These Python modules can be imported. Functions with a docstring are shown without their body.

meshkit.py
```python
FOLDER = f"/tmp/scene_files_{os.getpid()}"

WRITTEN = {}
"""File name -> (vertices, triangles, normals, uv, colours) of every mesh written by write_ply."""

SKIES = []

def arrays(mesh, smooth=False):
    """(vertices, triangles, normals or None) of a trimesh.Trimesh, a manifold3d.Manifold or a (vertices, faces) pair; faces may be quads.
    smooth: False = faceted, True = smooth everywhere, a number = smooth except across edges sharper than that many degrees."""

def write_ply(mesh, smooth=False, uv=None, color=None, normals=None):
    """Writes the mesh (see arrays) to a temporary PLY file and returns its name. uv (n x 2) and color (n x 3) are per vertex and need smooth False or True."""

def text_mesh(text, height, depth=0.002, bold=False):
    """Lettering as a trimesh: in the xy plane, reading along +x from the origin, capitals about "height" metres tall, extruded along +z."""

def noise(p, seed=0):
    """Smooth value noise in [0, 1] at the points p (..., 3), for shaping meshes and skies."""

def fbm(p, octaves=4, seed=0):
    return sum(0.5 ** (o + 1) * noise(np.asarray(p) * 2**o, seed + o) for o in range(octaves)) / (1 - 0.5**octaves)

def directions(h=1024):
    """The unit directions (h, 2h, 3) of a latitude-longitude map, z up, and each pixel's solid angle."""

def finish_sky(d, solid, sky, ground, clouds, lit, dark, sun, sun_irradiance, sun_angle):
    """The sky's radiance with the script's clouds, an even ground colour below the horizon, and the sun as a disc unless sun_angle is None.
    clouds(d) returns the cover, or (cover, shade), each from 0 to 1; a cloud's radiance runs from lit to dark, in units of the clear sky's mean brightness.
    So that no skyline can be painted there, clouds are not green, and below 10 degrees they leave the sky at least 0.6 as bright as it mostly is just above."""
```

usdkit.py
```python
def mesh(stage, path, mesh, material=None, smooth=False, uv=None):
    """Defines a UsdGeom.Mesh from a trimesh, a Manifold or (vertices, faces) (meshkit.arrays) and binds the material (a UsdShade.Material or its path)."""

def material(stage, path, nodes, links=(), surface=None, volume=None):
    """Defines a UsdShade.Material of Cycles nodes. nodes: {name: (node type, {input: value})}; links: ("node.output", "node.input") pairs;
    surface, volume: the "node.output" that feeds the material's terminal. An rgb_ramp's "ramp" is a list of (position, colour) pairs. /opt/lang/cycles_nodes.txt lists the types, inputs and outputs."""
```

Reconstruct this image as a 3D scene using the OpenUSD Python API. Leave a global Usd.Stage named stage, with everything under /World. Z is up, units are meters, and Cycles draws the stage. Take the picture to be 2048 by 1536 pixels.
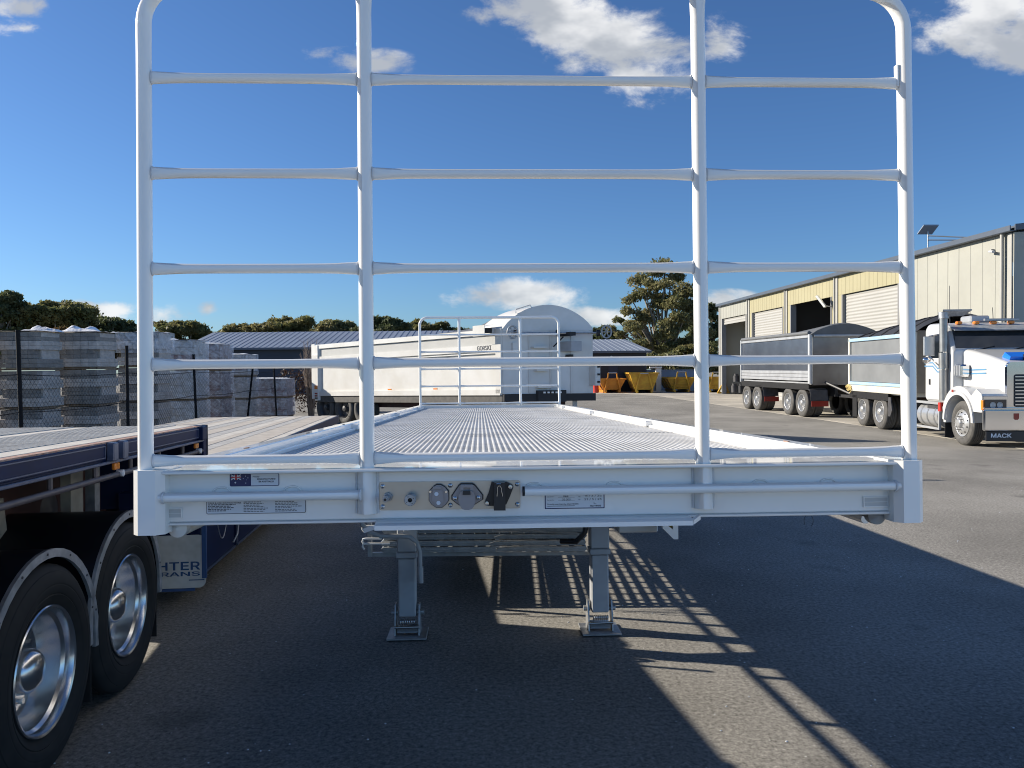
import math, random
import numpy as np, trimesh
import usdkit, meshkit
from pxr import Usd, UsdGeom, UsdLux, UsdShade, Gf, Sdf

stage = Usd.Stage.CreateInMemory()
UsdGeom.SetStageUpAxis(stage, UsdGeom.Tokens.z)
UsdGeom.SetStageMetersPerUnit(stage, 1.0)
W = UsdGeom.Xform.Define(stage, '/World')
stage.SetDefaultPrim(W.GetPrim())
UsdGeom.Scope.Define(stage, '/World/Looks')
RNG = np.random.default_rng(11)
random.seed(11)
PI = math.pi

# ------------------------------------------------------------------ camera
CAM_H, PITCH, ROLL = 1.85, math.atan(33 / 1539.0), 0.008
cam = UsdGeom.Camera.Define(stage, '/World/camera')
cam.CreateHorizontalApertureAttr(36.0); cam.CreateVerticalApertureAttr(27.0)
cam.CreateFocalLengthAttr(36.0 * 1539 / 2048)
cam.CreateClippingRangeAttr(Gf.Vec2f(0.05, 2000))
cam.CreateExposureAttr(0.85)
F = np.array([0, math.cos(PITCH), -math.sin(PITCH)]); U0 = np.array([0, math.sin(PITCH), math.cos(PITCH)]); R0 = np.array([1.0, 0, 0])
R = R0 * math.cos(ROLL) - U0 * math.sin(ROLL); U = U0 * math.cos(ROLL) + R0 * math.sin(ROLL)
cam.AddTransformOp().Set(Gf.Matrix4d(*R, 0, *U, 0, *(-F), 0, 0, 0, CAM_H, 1))

# ------------------------------------------------------------------ sun and sky
SUN = np.array([-2.22, 0.58, 1.0]); SUN /= np.linalg.norm(SUN)
SUN_EL, SUN_ROT = math.asin(SUN[2]), math.atan2(SUN[0], SUN[1])
sun = UsdLux.DistantLight.Define(stage, '/World/sun')
sun.CreateIntensityAttr(1.25); sun.CreateAngleAttr(0.5); sun.CreateColorAttr(Gf.Vec3f(1.0, 0.92, 0.80)); sun.CreateNormalizeAttr(True)
zx = SUN; xx = np.cross([0, 0, 1], zx); xx /= np.linalg.norm(xx); yx = np.cross(zx, xx)
sun.AddTransformOp().Set(Gf.Matrix4d(*xx, 0, *yx, 0, *zx, 0, 0, 0, 0, 1))

SKY_STRENGTH = 0.05
CLOUD = (10.8, 10.8, 10.7); CLOUD_DARK = (5.6, 5.9, 6.3)
def px_dir(x, y): return (x - 1024) / 1539.0, (735 - y - 0.008 * (x - 1024)) / 1539.0
CLOUDS = [  # centre and half size in the plane one metre in front of the camera
    (1120, 45, 170, 95), (1255, 85, 150, 90), (1290, 165, 110, 50), (1440, 85, 60, 48), (2010, 30, 190, 105), (2040, 90, 80, 70),
    (650, 115, 66, 26), (735, 132, 100, 28), (1050, 592, 160, 36), (1090, 585, 90, 30), (215, 622, 90, 26), (510, 608, 50, 20), (335, 628, 50, 20),
    (70, 22, 60, 26), (60, 62, 56, 20), (1440, 602, 80, 22), (1190, 630, 80, 22), (1150, 130, 50, 40), (975, 40, 45, 30), (420, 618, 22, 16)]
nodes = {
    'sky': ('sky_texture', dict(sky_type='single_scattering', sun_disc=False, sun_elevation=SUN_EL, sun_rotation=SUN_ROT, air_density=1.0, aerosol_density=0.5, ozone_density=3.0, altitude=200)),
    'g': ('texture_coordinate', {}), 's': ('separate_xyz', {}),
    'ym': ('math', dict(math_type='maximum', value2=0.08)),
    'a': ('math', dict(math_type='divide')), 'b': ('math', dict(math_type='divide')),
    'ab': ('combine_xyz', dict(z=0.0)),
    'nm': ('mapping', dict(scale=(1.0, 1.7, 1.0))),
    'n1': ('noise_texture', dict(scale=8.0, detail=10.0, roughness=0.62, distortion=0.25)),
    'n2': ('noise_texture', dict(scale=7.0, detail=5.0, roughness=0.5)),
    'nk': ('math', dict(math_type='multiply_add', value2=7.0, value3=-3.7)),
    'sum': ('math', dict(math_type='add')),
    'cov': ('map_range', dict(range_type='smoothstep', from_min=0.12, from_max=1.55, to_min=0.0, to_max=1.0, clamp=True)),
    'covm': ('math', dict(math_type='multiply', value2=0.88)),
    'front': ('math', dict(math_type='greater_than', value2=0.1)),
    'covf': ('math', dict(math_type='multiply')),
    'shade': ('map_range', dict(range_type='smoothstep', from_min=0.40, from_max=0.62, to_min=0.0, to_max=1.0, clamp=True)),
    'cc': ('mix', dict(mix_type='mix', color1=CLOUD_DARK, color2=CLOUD)),
    'out': ('mix', dict(mix_type='mix')),
    'zp': ('math', dict(math_type='add', value2=0.18)), 'zm': ('math', dict(math_type='maximum', value2=0.12)), 'ca': ('math', dict(math_type='divide')), 'cb': ('math', dict(math_type='divide')), 'cab': ('combine_xyz', dict(z=3.7)),
    'cn': ('noise_texture', dict(scale=1.5, detail=9.0, roughness=0.6)), 'ccov': ('map_range', dict(range_type='smoothstep', from_min=0.55, from_max=0.72, to_min=0.0, to_max=0.92, clamp=True)),  # clouds out of view, placed to brighten and whiten the sky light
    'side': ('map_range', dict(range_type='smoothstep', from_min=0.45, from_max=0.65, to_min=1.0, to_max=0.0, clamp=True)), 'cs': ('math', dict(math_type='multiply')),
    'upm': ('map_range', dict(range_type='smoothstep', from_min=0.0, from_max=0.06, to_min=0.0, to_max=1.0, clamp=True)), 'cu': ('math', dict(math_type='multiply')), 'call': ('math', dict(math_type='maximum')),
    'tint': ('mix', dict(mix_type='multiply', fac=1.0, color2=(0.71, 1.02, 1.41))),
    'bg': ('background_shader', dict(strength=SKY_STRENGTH)),
}
links = [('g.generated', 's.vector'), ('s.y', 'ym.value1'), ('s.x', 'a.value1'), ('ym.value', 'a.value2'), ('s.z', 'b.value1'), ('ym.value', 'b.value2'),
         ('a.value', 'ab.x'), ('b.value', 'ab.y'), ('ab.vector', 'nm.vector'), ('nm.vector', 'n1.vector'), ('nm.vector', 'n2.vector'),
         ('n1.fac', 'nk.value1'), ('s.y', 'front.value1'), ('n2.fac', 'shade.value'), ('shade.result', 'cc.fac'),
         ('nk.value', 'sum.value1'), ('sum.value', 'cov.value'), ('cov.result', 'covm.value1'), ('covm.value', 'covf.value1'), ('front.value', 'covf.value2'),
         ('covf.value', 'out.fac'), ('sky.color', 'tint.color1'), ('tint.color', 'out.color1'), ('cc.color', 'out.color2'), ('out.color', 'bg.color')]
links += [('s.z', 'zp.value1'), ('zp.value', 'zm.value1'), ('s.x', 'ca.value1'), ('zm.value', 'ca.value2'), ('s.y', 'cb.value1'), ('zm.value', 'cb.value2'), ('ca.value', 'cab.x'), ('cb.value', 'cab.y'), ('cab.vector', 'cn.vector'), ('cn.fac', 'ccov.value'), ('s.y', 'side.value'),
          ('ccov.result', 'cs.value1'), ('side.result', 'cs.value2'), ('s.z', 'upm.value'), ('cs.value', 'cu.value1'), ('upm.result', 'cu.value2'), ('cu.value', 'call.value2')]
prev = None
for i, (x, y, rx, ry) in enumerate(CLOUDS):
    a0, b0 = px_dir(x, y); sx, sy = 1539.0 / (rx * 1.25), 1539.0 / (ry * 1.25)
    nodes[f'm{i}'] = ('mapping', dict(location=(-a0 * sx, -b0 * sy, 0), scale=(sx, sy, 1)))
    nodes[f'r{i}'] = ('gradient_texture', dict(gradient_type='spherical'))
    links += [('ab.vector', f'm{i}.vector'), (f'm{i}.vector', f'r{i}.vector')]
    if rx < 70:
        nodes[f'w{i}'] = ('math', dict(math_type='multiply', value2=0.62)); links += [(f'r{i}.fac', f'w{i}.value1')]
    src = f'w{i}.value' if rx < 70 else f'r{i}.fac'
    if prev:
        nodes[f'x{i}'] = ('math', dict(math_type='maximum'))
        links += [(prev, f'x{i}.value1'), (src, f'x{i}.value2')]; prev = f'x{i}.value'
    else: prev = src
nodes['any'] = ('math', dict(math_type='multiply', value2=6.0, use_clamp=True))
nodes['covb'] = ('math', dict(math_type='multiply'))
nodes['bl'] = ('math', dict(math_type='multiply', value2=2.3))
links += [(prev, 'bl.value1'), ('bl.value', 'sum.value2'), (prev, 'any.value1'), ('any.value', 'covb.value1'), ('covf.value', 'covb.value2')]
links = [l if l != ('covf.value', 'out.fac') else ('call.value', 'out.fac') for l in links] + [('covb.value', 'call.value1')]
skym = usdkit.material(stage, '/World/Looks/sky_look', nodes, links, surface='bg.background')
dome = UsdLux.DomeLight.Define(stage, '/World/sky')
UsdShade.MaterialBindingAPI.Apply(dome.GetPrim()).Bind(skym)

# ------------------------------------------------------------------ materials
MATS = {}
def paint(name, c, rough=0.5, metallic=0.0, var=0.12, scale=3.0, c2=None, bump=0.0, bscale=60.0, coat=0.0, detail=5.0, lo=0.35, hi=0.65, spec=0.5):
    c = np.array(c, float); c2 = np.array(c2, float) if c2 is not None else c * (1 - var)
    n = {'t': ('texture_coordinate', {}), 'n': ('noise_texture', dict(scale=scale, detail=detail, roughness=0.6)),
         'r': ('map_range', dict(from_min=lo, from_max=hi, to_min=0.0, to_max=1.0, clamp=True)),
         'm': ('mix', dict(color1=tuple(c), color2=tuple(c2))),
         'p': ('principled_bsdf', dict(roughness=rough, metallic=metallic, coat_weight=coat, specular_ior_level=spec))}
    l = [('t.object', 'n.vector'), ('n.fac', 'r.value'), ('r.result', 'm.fac'), ('m.color', 'p.base_color')]
    if bump:
        n['bn'] = ('noise_texture', dict(scale=bscale, detail=3.0)); n['b'] = ('bump', dict(strength=1.0, distance=bump))
        l += [('t.object', 'bn.vector'), ('bn.fac', 'b.height'), ('b.normal', 'p.normal')]
    MATS[name] = usdkit.material(stage, '/World/Looks/' + name, n, l, surface='p.BSDF')
    return MATS[name]

paint('white_paint', (0.80, 0.785, 0.745), 0.30, var=0.05, scale=2.5, coat=0.8)
paint('white_deck', (0.56, 0.55, 0.525), 0.5, c2=(0.36, 0.345, 0.31), scale=2.6, lo=0.42, hi=0.78, detail=9.0)
paint('white_truck', (0.5016, 0.5016, 0.494), 0.25, var=0.06, scale=1.5, coat=0.5)
paint('white_body', (0.624, 0.616, 0.592), 0.35, c2=(0.544, 0.528, 0.488), scale=1.2, coat=0.2)
paint('grey_band', (0.396, 0.396, 0.378), 0.5, var=0.12, scale=1.5)
paint('weld_white', (0.66, 0.66, 0.66), 0.35, var=0.1, scale=40, bump=0.002, bscale=120)
paint('leg_grey', (0.36, 0.37, 0.385), 0.42, var=0.15, scale=8)
paint('gate_grey', (0.33, 0.345, 0.35), 0.4, var=0.3, scale=10)
paint('galvanised', (0.45, 0.46, 0.47), 0.42, metallic=0.8, var=0.3, scale=20)
paint('stainless', (0.50, 0.49, 0.46), 0.33, metallic=1.0, var=0.15, scale=6, bump=0.0004, bscale=40)
paint('bolt_steel', (0.62, 0.62, 0.62), 0.22, metallic=1.0, var=0.1)
paint('alloy', (0.72, 0.72, 0.72), 0.20, metallic=1.0, var=0.12, scale=8, bump=0.0006, bscale=15)
paint('bright_rim', (0.558, 0.558, 0.549), 0.3, metallic=0.65, var=0.12, scale=10)
paint('deck_gap_shade', (0.26, 0.26, 0.255), 0.6, var=0.2, scale=8)  # dark grey stands in for shade under the open mesh deck
paint('stack_steel', (0.36, 0.36, 0.35), 0.32, metallic=0.75, var=0.2, scale=4)
paint('chrome', (0.78, 0.78, 0.79), 0.10, metallic=1.0, var=0.06, scale=2)
paint('rubber', (0.010, 0.010, 0.0105), 0.7, scale=9, c2=(0.016, 0.0155, 0.015), spec=0.25)
paint('rubber_dusty', (0.05, 0.048, 0.045), 0.75, var=0.3, scale=7, c2=(0.085, 0.08, 0.073))
paint('black_plastic', (0.016, 0.016, 0.018), 0.35, var=0.2)
paint('black_satin', (0.012, 0.012, 0.014), 0.5, var=0.2)
paint('guard_black', (0.008, 0.009, 0.013), 0.4, var=0.25, scale=6, spec=0.3)
paint('guard_trim', (0.52, 0.52, 0.53), 0.38, metallic=0.7, var=0.35, scale=12)
paint('clear_cover', (0.20, 0.205, 0.22), 0.12, var=0.12, coat=0.6)
paint('navy_paint', (0.007, 0.014, 0.045), 0.45, var=0.2, scale=5, coat=0.0, spec=0.12)
paint('navy_trim', (0.07, 0.085, 0.13), 0.35, var=0.3, scale=10)
paint('worn_rust', (0.26, 0.11, 0.06), 0.7, c2=(0.40, 0.30, 0.24), scale=14)
paint('chassis_red', (0.055, 0.016, 0.012), 0.6, var=0.4, scale=5)
paint('chassis_grey', (0.06, 0.058, 0.06), 0.5, var=0.4, scale=7)
paint('hanger_beige', (0.30, 0.28, 0.23), 0.6, var=0.35, scale=6)
paint('pipe_brown', (0.085, 0.07, 0.07), 0.5, var=0.3, scale=12)
paint('deck_cream', (0.594, 0.549, 0.468), 0.6, c2=(0.45, 0.414, 0.351), scale=4)
paint('deck_grey', (0.46, 0.445, 0.405), 0.6, c2=(0.34, 0.32, 0.285), scale=7)
paint('deck_tan', (0.484, 0.4356, 0.3652), 0.65, c2=(0.3784, 0.3344, 0.2728), scale=5)
paint('amber', (0.75, 0.22, 0.02), 0.25, var=0.15, coat=0.5)
paint('red_lens', (0.26, 0.025, 0.016), 0.25, var=0.15, coat=0.5)
paint('white_lens', (0.72, 0.72, 0.70), 0.2, var=0.08, coat=0.5)
paint('sticker_white', (0.62, 0.64, 0.67), 0.35, var=0.05)
paint('sticker_navy', (0.012, 0.018, 0.085), 0.35, var=0.05)
paint('ink', (0.02, 0.02, 0.025), 0.5, var=0.05)
paint('ink_red', (0.45, 0.03, 0.03), 0.45, var=0.05)
paint('flap_white', (0.50, 0.50, 0.48), 0.55, c2=(0.36, 0.35, 0.32), scale=5)
paint('flap_blue', (0.02, 0.06, 0.16), 0.5, var=0.2)
paint('brass', (0.65, 0.45, 0.12), 0.25, metallic=1.0, var=0.15)
paint('yellow_tape', (0.55, 0.36, 0.03), 0.5, var=0.2, scale=20)
paint('cream_wall', (0.312, 0.307, 0.263), 0.55, c2=(0.28, 0.275, 0.237), scale=0.7)
paint('yellow_wall', (0.3182, 0.2881, 0.172), 0.55, c2=(0.2924, 0.2623, 0.1548), scale=0.9)
paint('wall_trim', (0.323, 0.3145, 0.289), 0.5, var=0.08)
paint('wall_blue', (0.117, 0.162, 0.225), 0.5, var=0.1)
paint('gutter_blue', (0.07, 0.085, 0.11), 0.45, var=0.12)
paint('door_white', (0.328, 0.3198, 0.2952), 0.5, var=0.06, scale=0.8)
paint('inside_grey', (0.20, 0.20, 0.20), 0.7, var=0.2, scale=0.5)
paint('inside_shade', (0.028, 0.027, 0.026), 0.8, var=0.3, scale=0.5)
paint('shed_navy', (0.018, 0.026, 0.045), 0.5, var=0.2, scale=0.5)
paint('shed_roof', (0.2125, 0.2465, 0.306), 0.5, var=0.12, scale=0.3)
paint('brick_grey', (0.435, 0.395, 0.357), 0.8, c2=(0.306, 0.279, 0.251), scale=6, bump=0.01, bscale=18)
paint('brick_grey_dark', (0.224, 0.205, 0.184), 0.85, c2=(0.157, 0.144, 0.129), scale=6, bump=0.01, bscale=18)
paint('brick_stone', (0.384, 0.352, 0.309), 0.8, c2=(0.277, 0.256, 0.23), scale=6, bump=0.01, bscale=18)
paint('brick_brown', (0.256, 0.181, 0.155), 0.8, c2=(0.181, 0.134, 0.117), scale=6, bump=0.01, bscale=18)
paint('brick_red', (0.17, 0.075, 0.055), 0.8, var=0.3, scale=6)
paint('wood', (0.20, 0.15, 0.10), 0.8, var=0.4, scale=5)
paint('fence_black', (0.008, 0.008, 0.009), 0.7, var=0.2, spec=0.15)
paint('wire_black', (0.014, 0.015, 0.017), 0.6, var=0.2, spec=0.3)
paint('bin_yellow', (0.50, 0.31, 0.02), 0.5, c2=(0.378, 0.18, 0.0135), scale=2)
paint('bin_orange', (0.558, 0.216, 0.0135), 0.5, c2=(0.45, 0.153, 0.009), scale=2)
paint('red_paint', (0.5, 0.03, 0.02), 0.4, var=0.2)
paint('blue_plastic', (0.01, 0.16, 0.68), 0.3, var=0.1, coat=0.4)
paint('stripe_blue', (0.10, 0.24, 0.40), 0.35, var=0.1)
paint('light_blue', (0.35, 0.52, 0.66), 0.4, var=0.2, scale=2)
paint('body_alloy', (0.5, 0.5125, 0.5375), 0.30, metallic=1.0, c2=(0.375, 0.3875, 0.4188), scale=0.9, bump=0.008, bscale=1.6)
paint('body_grey', (0.235, 0.24, 0.24), 0.45, metallic=0.3, c2=(0.19, 0.195, 0.195), scale=1.2)
paint('body_front', (0.40, 0.36, 0.32), 0.35, metallic=0.9, c2=(0.30, 0.26, 0.23), scale=1.0, bump=0.006, bscale=2.0)
paint('body_rail', (0.504, 0.513, 0.522), 0.4, metallic=0.5, var=0.2, scale=3)
paint('body_cream', (0.56, 0.53, 0.45), 0.5, var=0.2, scale=2)
paint('body_tan', (0.26, 0.22, 0.17), 0.55, var=0.2, scale=2)
paint('tarp_black', (0.030, 0.031, 0.034), 0.6, var=0.3, scale=3)
paint('tarp_grey', (0.12, 0.125, 0.13), 0.6, var=0.2, scale=3)
paint('glass_dark', (0.012, 0.016, 0.02), 0.06, var=0.2, coat=0.8)
paint('rope', (0.55, 0.42, 0.16), 0.8, var=0.2)
paint('bark', (0.30, 0.26, 0.21), 0.85, c2=(0.14, 0.115, 0.09), scale=2.5)
paint('twig', (0.22, 0.165, 0.125), 0.85, var=0.3)
def leafmat(name, c1, c2):
    n = {'g': ('geometry', {}), 'n': ('noise_texture', dict(scale=0.55, detail=3.0)), 'r': ('map_range', dict(from_min=0.35, from_max=0.65, to_min=0, to_max=1, clamp=True)),
         'm': ('mix', dict(color1=c1, color2=c2)), 'ri': ('hsv', dict(saturation=1.0, hue=0.5)), 'v': ('math', dict(math_type='multiply_add', value2=0.7, value3=0.65)),
         'd': ('principled_bsdf', dict(roughness=0.55, specular_ior_level=0.3)), 't': ('translucent_bsdf', {}), 'x': ('mix_closure', dict(fac=0.42))}
    l = [('g.position', 'n.vector'), ('n.fac', 'r.value'), ('r.result', 'm.fac'), ('m.color', 'ri.color'), ('g.random_per_island', 'v.value1'), ('v.value', 'ri.value'),
         ('ri.color', 'd.base_color'), ('ri.color', 't.color'), ('d.BSDF', 'x.closure1'), ('t.BSDF', 'x.closure2')]
    MATS[name] = usdkit.material(stage, '/World/Looks/' + name, n, l, surface='x.closure')
leafmat('leaf_gum', (0.237, 0.26, 0.109), (0.373, 0.328, 0.15))
leafmat('leaf_dark', (0.142, 0.178, 0.078), (0.217, 0.235, 0.104))
leafmat('leaf_olive', (0.235, 0.255, 0.094), (0.372, 0.323, 0.133))
leafmat('leaf_autumn', (0.22, 0.10, 0.04), (0.16, 0.12, 0.05))
leafmat('leaf_brown', (0.06, 0.035, 0.024), (0.085, 0.052, 0.036))
# thin stretch wrap: lets most light through, with a milky sheen
n = {'tr': ('transparent_bsdf', dict(color=(0.93, 0.94, 0.95))), 'di': ('principled_bsdf', dict(base_color=(0.72, 0.73, 0.75), roughness=0.22)),
     'tc': ('texture_coordinate', {}), 'no': ('noise_texture', dict(scale=5.0, detail=6.0, roughness=0.65, distortion=1.2)), 'mr': ('map_range', dict(from_min=0.4, from_max=0.7, to_min=0.08, to_max=0.45, clamp=True)),
     'bu': ('bump', dict(distance=0.03)), 'mx': ('mix_closure', {})}
MATS['stretch_wrap'] = usdkit.material(stage, '/World/Looks/stretch_wrap', n, [('tc.object', 'no.vector'), ('no.fac', 'mr.value'), ('mr.result', 'mx.fac'), ('no.fac', 'bu.height'), ('bu.normal', 'di.normal'), ('tr.BSDF', 'mx.closure1'), ('di.BSDF', 'mx.closure2')], surface='mx.closure')
paint('cover_plastic', (0.74, 0.75, 0.76), 0.4, var=0.15, scale=8, bump=0.02, bscale=12)
# asphalt with aggregate, pale chips, wear patches; concrete with joints' stains
n = {'g': ('geometry', {}), 'f': ('noise_texture', dict(scale=38.0, detail=8.0, roughness=0.88)),
     'rf': ('rgb_ramp', dict(ramp=[(0.0, (0.022, 0.021, 0.019)), (0.34, (0.045, 0.0425, 0.038)), (0.42, (0.15, 0.142, 0.127)), (0.50, (0.25, 0.237, 0.211)), (0.58, (0.335, 0.318, 0.283)), (0.66, (0.56, 0.53, 0.475)), (1.0, (0.56, 0.53, 0.475))])),
     'l': ('noise_texture', dict(scale=0.45, detail=5.0, roughness=0.6)), 'rl': ('map_range', dict(from_min=0.35, from_max=0.68, to_min=0.78, to_max=1.22, clamp=True)),
     'st': ('mapping', dict(scale=(2.6, 0.30, 1.0), rotation=(0, 0, 0.25))), 'sn': ('noise_texture', dict(scale=1.1, detail=6.0, roughness=0.65)), 'rs': ('map_range', dict(from_min=0.56, from_max=0.74, to_min=0.0, to_max=0.5, clamp=True)),
     'sm': ('mix', dict(color2=(0.30, 0.288, 0.26))), 'on': ('noise_texture', dict(scale=0.9, detail=4.0, roughness=0.55)), 'or': ('map_range', dict(from_min=0.60, from_max=0.74, to_min=0.0, to_max=0.6, clamp=True)), 'om': ('mix', dict(color2=(0.05, 0.047, 0.043))),
     'c': ('combine_color', {}), 'm': ('mix', dict(mix_type='multiply', fac=1.0)),
     'v': ('voronoi_texture', dict(scale=7.5)), 'vt': ('math', dict(math_type='less_than', value2=0.035)), 'ch': ('mix', dict(color2=(0.55, 0.54, 0.52))),
     'p': ('principled_bsdf', dict(roughness=0.95, specular_ior_level=0.08))}
l = [('g.position', 'f.vector'), ('f.fac', 'rf.fac'), ('g.position', 'l.vector'), ('l.fac', 'rl.value'), ('rl.result', 'c.r'), ('rl.result', 'c.g'), ('rl.result', 'c.b'),
     ('rf.color', 'm.color1'), ('c.color', 'm.color2'), ('g.position', 'st.vector'), ('st.vector', 'sn.vector'), ('sn.fac', 'rs.value'), ('rs.result', 'sm.fac'), ('m.color', 'sm.color1'),
     ('g.position', 'v.vector'), ('v.distance', 'vt.value1'), ('vt.value', 'ch.fac'), ('g.position', 'on.vector'), ('on.fac', 'or.value'), ('or.result', 'om.fac'), ('sm.color', 'om.color1'), ('om.color', 'ch.color1'), ('ch.color', 'p.base_color')]
MATS['asphalt'] = usdkit.material(stage, '/World/Looks/asphalt', n, l, surface='p.BSDF')
n = {'g': ('geometry', {}), 'f': ('noise_texture', dict(scale=30.0, detail=4.0)), 'l': ('noise_texture', dict(scale=0.5, detail=7.0, roughness=0.65)),
     'r': ('rgb_ramp', dict(ramp=[(0.0, (0.26, 0.235, 0.20)), (0.42, (0.319, 0.294, 0.248)), (0.62, (0.50, 0.455, 0.38)), (1.0, (0.487, 0.445, 0.378))])),
     'mx': ('mix_float', dict(fac=0.25)), 'b': ('bump', dict(distance=0.003)), 'p': ('principled_bsdf', dict(roughness=0.85, specular_ior_level=0.3))}
MATS['concrete'] = usdkit.material(stage, '/World/Looks/concrete', n, [('g.position', 'f.vector'), ('g.position', 'l.vector'), ('l.fac', 'mx.a'), ('f.fac', 'mx.b'), ('mx.result', 'r.fac'), ('r.color', 'p.base_color'), ('f.fac', 'b.height'), ('b.normal', 'p.normal')], surface='p.BSDF')

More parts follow.
